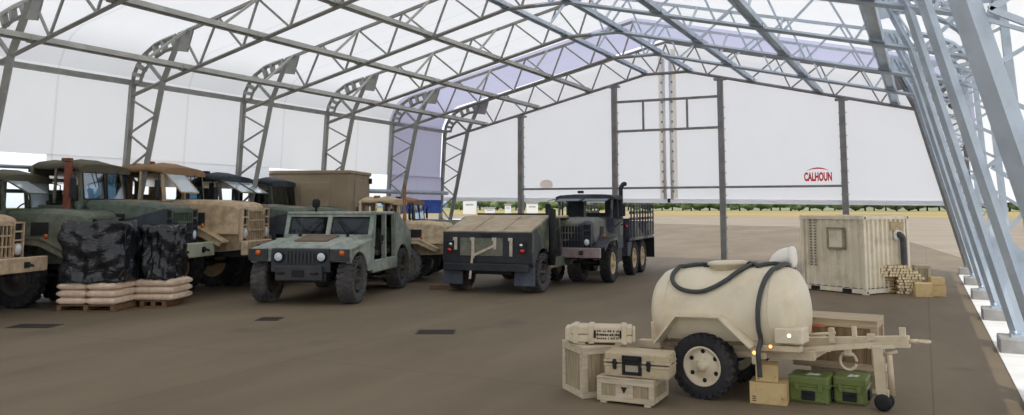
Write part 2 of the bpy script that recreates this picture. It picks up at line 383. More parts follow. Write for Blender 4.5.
CACHE = {}
def arc_truss(idx, y, steel_l, steel_r, label):
    r = thing('arch_truss', label, 'truss', (XR, y, 0), 0, 1, 'arch trusses of the fabric hall')
    def part(name, key, m, f):
        k = (name, key, m.name, idx == 0)
        if k not in CACHE:
            mb = MB(); f(mb); CACHE[k] = mb.mesh(name, m)
        link(name, CACHE[k], r)
    for s in (-1, 1):
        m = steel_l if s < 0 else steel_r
        P = lambda x, z, dy=0: (s*x, dy, z)
        part('outer_column', s, m, lambda q: q.bar(P(11.2, .29), P(10.9, 6.05), .13, .15, (0, 1, 0)))
        part('inner_column', s, m, lambda q: q.path([P(10.92 if s < 0 else 10.84, .29), P(9.65 if s < 0 else 9.46, 5.95), P(9.02 if s < 0 else 8.92, 7.22)], .105 if s < 0 else (.115 if idx == 0 else .085), 4))
        part('top_chord', s, m, lambda q: q.bar(P(9.1, 7.25), P(0, 9.38), .085, .085, (0, 1, 0)))
        part('bottom_chord', s, m, lambda q: q.path([P(10.88, 5.62), P(9.65, 5.95), P(.9, botz(.9)), P(0, botz(.9))], .063, 4))
        seg = []
        on = [5.5, 4.5, 3.45, 2.35, 1.2]; nn = [5.0, 3.98, 2.9, 1.75]
        ox = lambda z: 11.2-.3*z/6.05; ix = lambda z: 10.92-1.27*(z-.25)/5.7
        for k in range(4):
            seg += [(P(ox(on[k]), on[k]), P(ix(nn[k]), nn[k]), .05), (P(ix(nn[k]), nn[k]), P(ox(on[k+1]), on[k+1]), .05)]
        B = [8.25, 6.65, 5.03, 3.38, 1.75]; T = [8.95, 7.6, 6.15, 4.5, 2.85, 1.25]
        for k in range(5):
            seg += [(P(T[k], topz(T[k])), P(B[k], botz(B[k])), .052), (P(B[k], botz(B[k])), P(T[k+1], topz(T[k+1])), .052)]
        seg += [(P(1.25, topz(1.25)), P(.45, botz(.45)), .052), (P(.45, botz(.45)), P(0, 9.3), .052), (P(9.65, 5.95), P(10.5, 6.72), .08), (P(9.65, 5.95), P(8.95, topz(8.95)), .05)]
        for k, (a, b, w) in enumerate(seg): part('web_brace', (s, k), m, lambda q: q.bar(a, b, w))
        # curved knee: two flanges with cross plates, so round-looking openings stay between
        A = [(10.9, 6.0), (10.86, 6.25), (10.72, 6.5), (10.45, 6.8), (10.05, 7.03), (9.7, 7.13), (9.2, 7.23)]
        I = [(10.58, 6.0), (10.53, 6.18), (10.41, 6.34), (10.19, 6.53), (9.9, 6.71), (9.61, 6.83), (9.15, 6.9)]
        def knee(q):
            q.path([P(*p) for p in A], .075, 4); q.path([P(*p) for p in I], .06, 4)
            for a, b in zip(A, I): q.bar(P(*a), P(*b), .1, .16, (0, 1, 0))
        part('knee_plate', s, m, knee)
        part('gusset_plate', s, m, lambda q: q.plate([P(9.45, 7.18), P(8.5, topz(8.5)), P(8.72, 6.72), P(9.25, 6.8)], .05))
        def foot(q):
            q.plate([P(11.2, .27), P(10.9, .27), P(10.62, 1.45), P(11.1, 2.0)] if s < 0 else [P(11.28, .27), P(10.86, .27), P(10.46, 2.0), P(11.2, 1.4)], .03)
            q.box(*sorted((s*10.75, s*11.4)), -.22, .22, .25, .29)
        part('base_gusset', s, m, foot)
        for dx in (10.82, 11.33):
            for dy in (-.15, .15): part('anchor_bolt', (s, dx, dy), m, lambda q: q.tube(P(dx, .28, dy), P(dx, .36, dy), .03, 6))
    return r
ORD = ['nearest steel arch truss, only its big right-hand column at the frame edge shows', 'second nearest steel arch truss, its left rafter crossing the top left corner', 'steel arch truss whose left column rises behind the olive and tan trucks at left', 'steel arch truss whose left column rises behind the dark rolled-roof trucks', 'steel arch truss whose left column rises behind the tan box shelter', 'steel arch truss before the lavender roof bay, second from the far end', 'farthest steel arch truss, at the far end wall under the white gable']
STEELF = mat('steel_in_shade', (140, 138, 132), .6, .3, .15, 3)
for i, y in enumerate(YK):
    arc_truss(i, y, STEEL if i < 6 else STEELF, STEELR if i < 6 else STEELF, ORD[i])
# footings
CON = mat('footing_concrete', (148, 146, 143), .9, 0, .12, 5, .2)
for i, y in enumerate(YK):
    for s in (-1, 1):
        if s < 0 and i == 0: continue
        x = XR + s*(11.05 if s < 0 else 11.17)
        o = MB().box(-.6, .6, -.34, .34, 0, .25, .02).build('footing_block', CON, None, (x, y, 0))
        tag(o, f"grey concrete footing block under the {'right' if s > 0 else 'left'} foot of the {['nearest', 'second nearest', 'third nearest', 'fourth nearest', 'fifth nearest', 'second farthest', 'farthest'][i]} arch truss", 'footing', 'footing blocks under the arch trusses')
# longitudinal ties with knee braces
TX = [-8.75, -6.05, -3.52, -.95, .95, 3.52, 6.05, 8.75]
TN = ['lowest tie beam of the left roof slope', 'second lowest tie beam of the left roof slope', 'second highest tie beam of the left roof slope', 'tie beam just left of the ridge', 'tie beam just right of the ridge', 'second highest tie beam of the right roof slope', 'second lowest tie beam of the right roof slope', 'lowest tie beam of the right roof slope']
for x, lab in zip(TX, TN):
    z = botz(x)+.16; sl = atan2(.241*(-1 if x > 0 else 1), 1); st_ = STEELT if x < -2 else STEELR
    r = thing('longitudinal_tie', 'long galvanised ' + lab.replace(' beam', ''), 'tie', (XR+x, 0, z), 0, 1, 'tie beams under the roof')
    w = .14 if x < 0 else .27
    b = MB(); up = (-sin(sl), 0, cos(sl))
    b.bar((0, 2.5, 0), (0, YK[-1]+.3, 0), w, .06, up); 
    for sx in (-1, 1):
        q = Vector((cos(sl), 0, sin(sl)))*(sx*w/2)
        b.bar(q+Vector((0, 2.5, -.05)), q+Vector((0, YK[-1]+.3, -.05)), .03, .12, up)
    b.build('channel', st_, r)
    for k, y in enumerate(YK):
        MB().boxc((0, y, -.07), (w+.08, .34, .1), 0, 0, -sl).build('joint_plate', st_, r)
        if k > 0 and k < 6: MB().bar((0, y-1.3, .0), (0, y-.05, topz(x)-z), .06).build('knee_brace', st_, r)
for s, nm in ((-1, 'left'), (1, 'right')):
    b = MB(); b.bar((XR+s*10.82, 2.5, 5.98), (XR+s*10.82, YK[-1], 5.98), .1, .15)
    tag(b.build('eave_tie', STEEL if s < 0 else STEELR), f'straight eave tie joining the {nm} knees of the arches', 'tie')
# rails along the open foot of the left side
for z, x, y0, y1, lab in ((3.42, -20.62, 3, 14.6, 'thin steel rail at the hem of the left white wall'), (3.05, -20.3, YK[-2]-5, YK[-1], 'thick steel rail under the lavender wall, far left corner'), (3.1, -20.62, 3, 14.6, 'middle steel rail below the left wall hem'), (2.8, -20.62, 3, 14.6, 'lowest steel rail below the left wall hem')):
    tag(MB().tube((x, y0, z), (x, y1, z), .05 if z != 3.05 else .09, 8).build('side_rail', STEELR), lab, 'rail')
tag(MB().box(-20.48, -20.44, YK[-2]+.5, YK[-1]-.3, 2.1, 2.72).build('blue_tarp', mat('blue_tarp', (40, 84, 178), .6)), 'small strip of bright blue tarp hanging in the far left corner', 'tarp')
m = MB(); m.poly([(XR-11.15, 13.9, 3.8), (XR-11.15, 22.2, 3.8), (XR-11.15, 22.2, 3.0), (XR-11.15, 13.9, 3.0)], [(0, 1, 2, 3)]); struct(m.build('wall_left_hem', FAB))
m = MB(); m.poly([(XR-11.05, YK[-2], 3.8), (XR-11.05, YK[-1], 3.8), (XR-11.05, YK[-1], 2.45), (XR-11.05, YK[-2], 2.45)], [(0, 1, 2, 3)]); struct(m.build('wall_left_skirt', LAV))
# gable posts and rails
PX = [-16.41, -11.88, -7.29, -2.66]; PL = ['leftmost dark steel end-wall post', 'second end-wall post from the left, behind the camouflaged cargo truck', 'third end-wall post, standing behind the water tank lid', 'rightmost end-wall post, behind the tan container']
def gbot(x): return botz(x-XR)
for x, l in zip(PX, PL):
    p = thing('gable_post', l, 'post', (x, YK[-1]+.02, 0), 0, 1, 'end-wall posts')
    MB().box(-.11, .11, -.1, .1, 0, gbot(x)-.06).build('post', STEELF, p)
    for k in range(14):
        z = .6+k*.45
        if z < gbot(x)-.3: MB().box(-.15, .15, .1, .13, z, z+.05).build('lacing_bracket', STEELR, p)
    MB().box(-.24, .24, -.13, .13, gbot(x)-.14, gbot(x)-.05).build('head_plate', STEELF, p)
def rail(a, b, lab, t=.1): tag(MB().bar(a, b, t, t).build('gable_rail', STEELF), lab, 'rail')
gy = YK[-1]+.02
rail((PX[0], gy, 3.2), (PX[3], gy, 3.2), 'long low girt across the end wall just above the curtain hem', .09)
rail((PX[1], gy, 6.93), (PX[2], gy, 6.93), 'upper cross rail between the two middle end-wall posts')
rail((PX[1], gy, 5.65), (PX[2], gy, 5.65), 'lower cross rail between the two middle end-wall posts')
rail((-10.58, gy, 5.65), (-10.58, gy, 6.93), 'left short upright between the two cross rails of the end wall', .08)
rail((-8.68, gy, 5.65), (-8.68, gy, 6.93), 'right short upright between the two cross rails of the end wall', .08)
# laced centre seam of the curtain: two pale tubes over a buff weather flap
z = thing('curtain_seam', 'tall laced seam with two white tubes down the middle of the end curtain', 'seam', (-9.55, GY-.03, 2.7))
BUFF = fabric('buff_flap', (250, 246, 240), .8, False); WT = mat('white_tube', (238, 238, 236), .5, 0, .03)
for dx in (-.27, .27): MB().box(dx-.1, dx+.1, -.03, .02, .05, 6.4).build('weather_flap', BUFF, z)
for dx in (-.15, .15): MB().tube((dx, -.06, .02), (dx, -.06, 6.0), .07, 10).build('seam_tube', WT, z)
for k in range(14):
    for a in (-.25, .2): MB().box(a, a+.05, -.16, -.1, .3+k*.42, .38+k*.42).build('lacing_hook', STEELF, z)
1; MB().tube((0, -.05, -.12), (0, -.05, .05), .06, 8).build('pull_toggle', BLACK, z)
tag(MB().lathe([(.42, 0), (.42, .02)], (0, 0, 0), 'y', 20, (.75, .5)).build('show_through_disc', fabric('show_through_buff', (246, 238, 232), .8, False), None, (-15.2, GY-.03, 3.42)), 'small faint buff blot of a shape outside showing through the end curtain, low on its left part', 'patch')  # added disc standing in for an outside shape that shows through the cloth
# company sign on the curtain
RED = mat('sign_red', (222, 22, 34), .6, 0, .03)
sg = thing('company_sign', 'red lettered sign with an arc above, on the right of the end curtain', 'sign', (-3.63, GY-.03, 3.42))
cu = bpy.data.curves.new('lettering', 'FONT'); cu.body = 'CALHOUN'; cu.size = .44; cu.align_x = 'CENTER'; cu.offset = .02; cu.extrude = .004; cu.space_character = 1.02
to = bpy.data.objects.new('lettering_curve', cu); C.objects.link(to)
bpy.context.view_layer.update()
me = bpy.data.meshes.new_from_object(to.evaluated_get(bpy.context.evaluated_depsgraph_get())); bpy.data.objects.remove(to)
xs = [v.co.x for v in me.vertices]; f = 1.02/(max(xs)-min(xs))
for v in me.vertices: v.co = Vector((v.co.x*f, -v.co.z, v.co.y))
me.materials.clear(); me.materials.append(RED); link('lettering', me, sg)
a = MB(); pts = [(-.42+.84*k/16, .38+.13*(1-((k-8)/8)**2)) for k in range(17)]; lo = [(x, .38+.075*(1-(x/.42)**2)) for x, _ in pts[::-1]]
a.prism(pts+lo[1:-1], -.004, .004, 'y'); a.build('arc', RED, sg)

# pale car parked outside past the far left corner
cb = gr(452, 239)
car = thing('car', 'white car parked outside, between the pale tan truck and the dark-tailed vehicle', 'car', cb, R(200))
CARW = mat('white_car_paint', (226, 228, 230), .3, 0, .03)
m = MB(); m.loft([[(x, -w, .35), (x, -w, z-.12), (x, -w+.12, z), (x, w-.12, z), (x, w, z-.12), (x, w, .35)] for x, w, z in ((-2.15, .78, .78), (-2.0, .86, .95), (-.9, .88, .98), (.7, .88, .98), (1.7, .84, .86), (2.1, .74, .66))], True, True); m.build('car_body', CARW, car)
m = MB(); m.loft([[(x, -w, .92), (x, -w+.14, z), (x, w-.14, z), (x, w, .92)] for x, w, z in ((-1.95, .8, .94), (-1.3, .8, 1.4), (-.2, .8, 1.46), (.35, .8, 1.4), (1.1, .8, .94))], True, True); m.build('cabin_glass', GLASSD, car)
m = MB(); m.box(-1.35, .4, -.66, .66, 1.42, 1.49, .03); m.build('roof_panel', CARW, car)
for x in (-1.3, 1.3):
    for y in (-.84, .84): MB().lathe([(.05, -.1), (.28, -.1), (.32, -.06), (.32, .06), (.28, .1), (.05, .1)], (x, y, .32), 'y', 18).build('wheel', RUBBER, car)
# ================================================================== foreground: water trailer and cases
TAN = mat('trailer_sand_paint', (212, 200, 175), .42, 0, .05, 3, 0, (178, 156, 122), .55, 1.6)
TAN2 = mat('trailer_sand_paint_plain', (198, 183, 156), .55, 0, .08, 5, 0, (166, 140, 108), .5, 4)
HOSE = mat('ribbed_hose', (62, 64, 64), .6, 0, .1, 20)
WHITEP = mat('white_pump_paint', (226, 222, 212), .4, 0, .05, 4, 0, (186, 176, 160), .5, 4)

def tyre_mb(Rr, w, lugs=22, lw=.5, off=True):
    m = MB(); h = w/2
    m.lathe([(Rr*.58, -h*.75), (Rr*.66, -h*.95), (Rr*.84, -h), (Rr*.95, -h*.86), (Rr*.965, -h*.5), (Rr*.965, h*.5), (Rr*.95, h*.86), (Rr*.84, h), (Rr*.66, h*.95), (Rr*.58, h*.75), (Rr*.58, -h*.75)], (0, 0, 0), 'y', 40)
    for k in range(lugs):
        for sd in (-1, 1):
            a = 2*pi*(k + (.5 if sd > 0 and off else 0))/lugs; wd = 2*pi*Rr/lugs*lw
            M = Matrix.Rotation(a, 4, 'Y') @ Matrix.Translation((0, 0, Rr*.965)) @ Matrix.Rotation(sd*.3, 4, 'Z')
            m.box(-wd/2, wd/2, sd*.02*w if sd > 0 else -h*.93, h*.93 if sd > 0 else -.02*w, -Rr*.03, Rr*.035, 0, M)
            M = Matrix.Rotation(a, 4, 'Y') @ Matrix.Translation((0, sd*h*.93, Rr*.9))
            m.box(-wd/2, wd/2, -h*.09, h*.09, -Rr*.075, Rr*.06, 0, M)
    return m
def rim_mb(r, w, dish=.35, nuts=8, holes=0, hub=.28):
    """dished steel wheel centre; outer face looks towards -y"""
    m = MB(); h = w/2
    m.lathe([(r*1.04, h*.8), (r*1.04, -h*.72), (r*1.0, -h*.86), (r*.9, -h*.8), (r*.86, -h*dish), (r*.62, -h*dish), (r*.45, -h*(dish+.22)), (r*hub*1.3, -h*(dish+.22)), (r*hub, -h*(dish+.3)), (r*hub*.8, -h*(dish+.75)), (r*hub*.3, -h*(dish+.8)), (0, -h*(dish+.8))], (0, 0, 0), 'y', 32)
    for k in range(nuts):
        a = 2*pi*k/nuts; c = Vector((cos(a)*r*.4, -h*(dish+.22), sin(a)*r*.4)); m.tube(c, c+Vector((0, -h*.16, 0)), r*.045, 6)
    if holes:
        m.mi = 1
        for k in range(holes):
            a = 2*pi*(k+.5)/holes; m.lathe([(0, -h*dish-.004), (r*.115, -h*dish-.004), (r*.115, -h*dish+.01)], (cos(a)*r*.73, 0, sin(a)*r*.73), 'y', 12)
    return m
def wheel(root, tyre, rim, loc, side, name='wheel', brake=None):
    """side -1: outer face to the right of the vehicle, +1: to its left"""
    o = link(name, tyre, root, loc, 0 if side < 0 else pi)
    link('rim', rim, o); return o

TZ = 1.025
tr = thing('water_trailer', 'sand coloured water tank trailer with black hose over its round tank', 'trailer', gr(706, 398)+Vector((.10, .61, 0)), R(-8))
tr.rotation_euler.y = R(-2.6)
wt = tyre_mb(.405, .25, 26, .55).mesh('wheel', RUBBER); wr = rim_mb(.245, .25, .3, 5, 6).mesh('rim', [TAN, BLACK])
wheel(tr, wt, wr, (0, -.62, .405), -1); wheel(tr, wt, wr, (0, .62, .405), 1)
m = MB(); ry, rz = .66, .575
prof = [(.02, -.86), (.35, -.845), (.6, -.80), (.8, -.74), (.93, -.66), (.985, -.58), (1, -.5), (1, .86), (.985, .94), (.93, 1.02), (.8, 1.07), (.6, 1.11), (.35, 1.135), (.02, 1.145)]
m.lathe(prof, (0, 0, TZ), 'x', 48, (ry, rz)); tk_ = m.build('tank', TAN, tr)
for x in (-.5, .86):
    MB().lathe([(1.0, -.012), (1.012, -.006), (1.012, .006), (1.0, .012)], (x, 0, TZ), 'x', 48, (ry, rz)).build('weld_band', TAN, tk_)
m = MB(); m.lathe([(.25, -.1), (.25, .03), (.27, .03), (.27, .065), (.2, .08), (0, .085)], (.17, 0, TZ+rz), 'z', 28); m.build('manhole_lid', TAN, tr)
lk = MB(); lk.box(.38, .5, -.05, .05, TZ+rz-.01, TZ+rz+.05); lk.tube((.46, -.04, TZ+rz+.05), (.46, .04, TZ+rz+.05), .02); lk.build('lid_latch', DARK, tr)
lk = MB(); lk.box(-.16, -.06, -.05, .05, TZ+rz-.01, TZ+rz+.05); lk.build('lid_hinge', DARK, tr)
# fenders: bent strip over each wheel
FX = [(-.58, .67), (-.27, 1.02), (.29, 1.02), (.66, .67)]
for s in (-1, 1):
    m = MB(); y0, y1 = (s*.48, s*.84)
    for a, b in zip(FX, FX[1:]):
        a = Vector((a[0], 0, a[1])); b = Vector((b[0], 0, b[1])); d = (b-a).normalized(); n = Vector((-d.z, 0, d.x))*.02
        m.poly([p+Vector((0, y, 0)) for y in (y0, y1) for p in (a, b, b+n, a+n)], [(0,1,2,3),(7,6,5,4),(0,4,5,1),(1,5,6,2),(2,6,7,3),(3,7,4,0)])
    m.prism([(-.58, .67), (-.27, 1.02), (.29, 1.02), (.66, .67), (.78, .67), (.35, 1.08), (-.33, 1.08), (-.69, .67)], y0-.012*s, y0+.012*s, 'y')
    m.build('fender', TAN, tr)
WELLSHADE = mat('painted_shade_brown', (112, 98, 80), .85, 0, .15, 4, .1)  # shade under the tank put into a dark brown plate behind each fender
for s in (-1, 1): MB().prism([(-.6, .66), (-.28, 1.03), (.3, 1.03), (.66, .66)], *sorted((s*.5, s*.55)), 'y').build('well_shade_plate', WELLSHADE, tr)
m = MB()
for y in (-.36, .36): m.box(-.85, 1.3, y-.04, y+.04, .50, .60)
for x in (-.83, -.3, .5, 1.26): m.box(x-.03, x+.03, -.36, .36, .51, .59)
m.build('chassis_frame', TAN2, tr)
MB().tube((0, -.52, .43), (0, .52, .43), .05, 10).build('axle', DARK, tr)
for s in (-1, 1):
    m = MB()
    for k in range(4): m.box(-.42+k*.04, .42-k*.04, s*.36-.035, s*.36+.035, .46-k*.018, .475-k*.018)
    m.build('leaf_spring', DARK, tr)
for x in (-.68, .66):
    for s in (-1, 1):
        m = MB(); m.box(x-.06, x+.06, s*.55-.02, s*.55+.02, .56, .92, .005)
        for k in range(2):
            for q in (-.03, .03): m.tube((x+q, s*.575, .66+.18*k), (x+q, s*.535, .66+.18*k), .014, 6)
        m.build('saddle_bracket', TAN2, tr)
for s in (-1, 1):
    MB().box(.6, 1.2, s*.56-.07, s*.56+.07, .62, .69, .006).build('side_rail', TAN2, tr)
    MB().box(-.92, -.6, s*.56-.07, s*.56+.07, .58, .68, .006).build('rear_crossbar', TAN2, tr)
MB().box(.92, 1.25, -.66, -.36, .72, .9, .012).build('front_box', TAN, tr)
LIT = emis('lit_orange_lamp', (255, 176, 96), 2.2); LITW = emis('lit_white_lamp', (255, 244, 222), 1.4)
for x, y, z, l, r_ in ((.66, -.64, .60, LIT, .026), (.86, -.64, .68, LIT, .02), (1.1, -.665, .82, LITW, .024)):
    lm = MB().lathe([(r_*1.5, .03), (r_*1.5, 0), (r_, -.006)], (x, y, z), 'y', 16).build('marker_lamp', TAN2, tr)
    MB().lathe([(r_*1.05, -.004), (r_*.9, -.02), (0, -.028)], (x, y, z), 'y', 16).build('lamp_lens', l, lm)
m = MB(); m.box(.62, .70, -.66, -.58, .46, .66, .006); m.box(.70, .78, -.64, -.56, .52, .6, .006); m.build('lamp_bracket', TAN2, tr)
# drawbar, ring and jack
m = MB(); m.bar((.9, 0, .64), (2.30, 0, .72), .11, .13); m.box(2.20, 2.27, -.02, .02, .76, .88, .004); m.build('drawbar', TAN2, tr)
m = MB(); m.path([(2.30, 0, .72), (2.40, 0, .725)], .028, 8); m.path([(2.46+.06*cos(a*pi/8), .06*sin(a*pi/8), .725) for a in range(16)], .018, 6, True); m.build('coupling_ring', TAN2, tr)
for y in (-.3, .3): MB().bar((1.1, y, .6), (2.0, y*.12, .68), .045, .06).build('drawbar_strut', TAN2, tr)
m = MB(); m.path([(1.62+.095*cos(a*pi/10), -.1, .47+.1*sin(a*pi/10)) for a in range(20) if not 3 < a < 7], .017, 7); m.box(1.58, 1.66, -.13, -.055, .54, .66, .006); m.tube((1.55, -.1, .55), (1.69, -.1, .55), .024, 8); m.build('towing_shackle', TAN2, tr)
MB().tube((1.2, -.2, .78), (1.5, -.1, .8), .018, 8).build('brake_rod', TAN2, tr)
for q in ((1.42, 1.48, -.14, -.06, .68, .86), (1.68, 1.73, -.08, -.02, .72, .88), (1.85, 1.93, -.08, -.02, .72, .8)): MB().box(*q, .004).build('drawbar_lug', TAN2, tr)
MB().bar((1.85, -.07, .64), (2.15, -.07, .66), .02, .035).build('safety_rod', TAN, tr)
jk = MB(); jk.box(1.9, 2.01, -.1, -.02, .1, .66, .006); jk.box(1.92, 2.02, -.06, .06, .03, .14, .006); jk.tube((2.08, -.06, .1), (2.08, -.06, .56), .03, 8); jk.tube((2.01, -.02, .56), (2.16, -.02, .6), .022)
jk = jk.build('jack_leg', TAN2, tr)
for y in (-.1, .06): MB().lathe([(.02, -.035), (.06, -.035), (.09, -.025), (.1, 0), (.09, .025), (.06, .035), (.02, .035)], (1.97, y, .012), 'y', 20).build('caster_wheel', BLACK, jk)
# hose over the tank: follows the near side of the elliptic shell
def on(x, z, r=.035):
    q = max(-1, min(1, (z-TZ)/rz)); return (x, -ry*sqrt(max(0, 1-q*q))-r*sqrt(max(0, 1-q*q)), z + r*max(0, q))
top = TZ+rz-.004
P = [(.02, .22, top), (-.12, .1, top+.03), (-.28, 0, top+.035), (-.4, -.12, top+.02)] + [on(*p) for p in ((-.45, 1.58), (-.46, 1.5), (-.42, 1.42), (-.32, 1.35), (-.18, 1.31), (0, 1.305), (.15, 1.35), (.3, 1.43), (.42, 1.53), (.52, 1.6))] + [(.6, -.12, top+.02), (.68, 0, top+.035), (.8, .12, top+.03), (.95, .3, top-.04)]
def smooth(P, n=4):
    out = []; P = [Vector(p) for p in P]
    for i in range(len(P)-1):
        a, b, c, d = P[max(i-1, 0)], P[i], P[i+1], P[min(i+2, len(P)-1)]
        for k in range(n):
            t = k/n; out.append(.5*((2*b) + (c-a)*t + (2*a-5*b+4*c-d)*t*t + (3*b-a-3*c+d)*t**3))
    return out + [P[-1]]
MB().path(smooth(P), .029, 10).build('delivery_hose', HOSE, tr)
P = [(.86, .42, top-.14), (.9, .25, top-.03), (.92, .08, top+.03), (.91, -.08, top+.03), (.88, -.2, top-.0)] + [on(*p) for p in ((.84, 1.54), (.80, 1.44), (.77, 1.28), (.75, 1.1), (.74, .9), (.735, .75))] + [(.73, -.72, .62), (.725, -.7, .45), (.72, -.69, .32)]
MB().path(smooth(P), .03, 10).build('drop_hose', HOSE, tr)
# white pump elbow at the front top
m = MB(); m.path(smooth([(.74, .3, 1.45), (.74, .3, 1.58), (.78, .3, 1.66), (.86, .3, 1.7), (.95, .3, 1.71)]), .125, 18, False, None); m.lathe([(.145, 0), (.145, .04), (.08, .05), (0, .05)], (.92, .3, 1.70), 'x', 18); m.build('pump_elbow', WHITEP, tr)

# ---- cases and crates beside the trailer
W1 = wood('grey_weathered_wood', (166, 150, 122), 2, .52); W1x = wood('grey_weathered_board', (196, 181, 155), 0, .62)
W2 = wood('brown_crate_wood', (138, 114, 84), 2, .5); W2x = wood('brown_crate_board', (178, 158, 128), 0, .6)
def crate(name, label, loc, rz, L_, D, Hh, mp, mf, upright=True, bw=.07, feet=0, mid=0, group=None):
    """framed wooden crate; origin at the front left bottom corner, boards inside a frame of battens"""
    r = thing(name, label, 'crate', loc, rz, 1, group); t = .02; z0 = feet
    # each wall is a set of boards
    def wall(x0, x1, y0, y1):
        q = MB(); n = max(2, round(((x1-x0) + (y1-y0))/.13)) if upright else max(2, round((Hh-z0)/.1))
        for k in range(n):
            if upright:
                if x1-x0 > y1-y0: q.box(x0+(x1-x0)*k/n+.002, x0+(x1-x0)*(k+1)/n-.002, y0, y1, z0, Hh-.002)
                else: q.box(x0, x1, y0+(y1-y0)*k/n+.002, y0+(y1-y0)*(k+1)/n-.002, z0, Hh-.002)
            else: q.box(x0, x1, y0, y1, z0+(Hh-z0)*k/n+.002, z0+(Hh-z0)*(k+1)/n-.002)
        return q
    wall(t, L_-t, t, 2*t).build('front_boards', mp, r); wall(t, L_-t, D-2*t, D-t).build('back_boards', mp, r)
    wall(t, 2*t, 2*t, D-2*t).build('side_boards', mp, r); wall(L_-2*t, L_-t, 2*t, D-2*t).build('side_boards', mp, r)
    MB().box(-.004, L_+.004, -.004, D+.004, Hh, Hh+.022, .004).build('lid', mf, r)
    for y0, y1 in ((0, t), (D-t, D)):
        for z in (z0, Hh-bw): MB().box(0, L_, y0, y1, z, z+bw, .003).build('batten', mf, r)
        for x in [0, L_-bw] + [L_*(k+1)/(mid+1)-bw/2 for k in range(mid)]: MB().box(x, x+bw, y0, y1, z0+bw, Hh-bw, .003).build('batten', mf, r)
    for x0, x1 in ((0, t), (L_-t, L_)):
        for z in (z0, Hh-bw): MB().box(x0, x1, t, D-t, z, z+bw, .003).build('batten', mf, r)
        for y in (t, D-t-bw): MB().box(x0, x1, y, y+bw, z0+bw, Hh-bw, .003).build('batten', mf, r)
    if feet:
        for x in (.04, L_-.12): MB().box(x, x+.08, .01, D-.01, 0, feet).build('skid', mf, r)
    return r
tallc = crate('wooden_crate', 'tall pale wooden crate carrying the long buff case, left end of the foreground', gr(583, 399), R(46), .62, .66, .61, W1, W1x, True, .075)
def hard_case(name, label, cat, loc, rz, L_, D, Hh, m, latch, nl=2, handle=True, split_=.55, ribs=True):
    r = thing(name, label, cat, loc, rz)
    b = MB(); b.box(0, L_, 0, D, .0, Hh*split_-.006, .025, None, 2); b.box(-.008, L_+.008, -.008, D+.008, Hh*split_-.04, Hh*split_-.008, .008); b = b.build('case_body', m, r)
    l = MB(); l.box(0, L_, 0, D, Hh*split_+.006, Hh, .025, None, 2); l.box(-.008, L_+.008, -.008, D+.008, Hh*split_+.008, Hh*split_+.04, .008)
    l = l.build('case_lid', m, r)
    if ribs:
        for x in (.02, L_-.08, L_*.22, L_*.78-.05):
            MB().box(x, x+.055, -.014, D+.014, .03, Hh*split_-.045, .006).build('rib', m, b); MB().box(x, x+.055, -.014, D+.014, Hh*split_+.045, Hh-.012, .006).build('rib', m, l)
        for x in (-.014, L_-.02):
            for y in (.05, D-.12): MB().box(x, x+.034, y, y+.06, .03, Hh-.03, .006).build('corner_rib', m, b)
    for k in range(nl):
        x = L_*(.17 if k == 0 else .7) if nl == 2 else L_*.5
        q = MB(); q.box(x-.022, x+.022, -.032, -.006, Hh*split_-.07, Hh*split_+.05, .006); q.box(x-.03, x+.03, -.03, -.006, Hh*split_-.01, Hh*split_+.025, .004); q.build('latch', latch, r)
    if handle:
        x = L_*.44; q = MB(); z = Hh*.5
        q.box(x-.12, x+.12, -.012, .0, z-.115, z+.115, .003); q.mi = 0
        for a in ((x-.12, x-.09, z-.115, z+.115), (x+.09, x+.12, z-.115, z+.115), (x-.12, x+.12, z+.06, z+.115), (x-.12, x+.12, z-.115, z-.09)): q.box(a[0], a[1], -.03, -.012, a[2], a[3], .004)
        q.build('handle', latch, r)
        MB().box(x-.08, x+.08, -.018, -.0125, z-.075, z+.0).build('name_plate', mat('case_label_plate', (150, 142, 124), .5), r)
    return r
BUFFC = mat('buff_plastic', (180, 164, 136), .55, 0, .05, 5, 0, (168, 150, 122), .4, 5)
PALEC = mat('pale_painted_case', (198, 184, 158), .6, 0, .07, 5, 0, (150, 136, 112), .6, 5)
a = gr(597, 402)
lowc = crate('wooden_crate', 'low pale wooden crate with black triangle mark, under the buff hard case', a, R(0), .72, .66, .295, W1, W1x, True, .06, .03, 1)
lowc['group'] = 'pale wooden crates'; tallc['group'] = 'pale wooden crates'
MB().prism([(.31, .21), (.39, .21), (.35, .13)], -.003, .0, 'y').build('triangle_mark', BLACK, lowc)
sk = MB(); sk.box(.24, .46, .008, .02, .08, .26); sk.build('marked_board', W1x, lowc)
h = hard_case('hard_case', 'buff hard plastic case with black latches and framed handle on the low crate', 'case', a+Vector((.09, .03, .323)), R(3), .80, .42, .295, BUFFC, BLACK)
# long case with stencilled lettering on the tall crate
lc = thing('long_case', 'long pale equipment case with black stencilled lines lying on the tall crate', 'case', gr(583, 399)+Vector((-.29, .12, .634)), R(18))
q = MB(); q.box(.06, .86, 0, .34, .03, .125, .012); q.build('case_body', PALEC, lc)
q = MB(); q.box(.06, .86, 0, .34, .13, .23, .012); q.build('case_lid', PALEC, lc)
for x0, x1 in ((0, .1), (.86, .9)): MB().box(x0, x1, .01, .33, .04, .21, .02, None, 2).build('end_cap', PALEC, lc)
for x in (.1, .3, .72): MB().box(x, x+.07, -.012, .35, .015, .245, .006).build('clamp_band', PALEC, lc)
for x in (.14, .64): MB().box(x, x+.12, .03, .31, 0, .03).build('skid', W1x, lc)
for x in (.375, .70): MB().box(x, x+.022, -.022, -.002, .09, .19, .004).build('latch', BLACK, lc)
INK = mat('stencil_ink', (52, 46, 40), .8)
rk = random.Random(11)
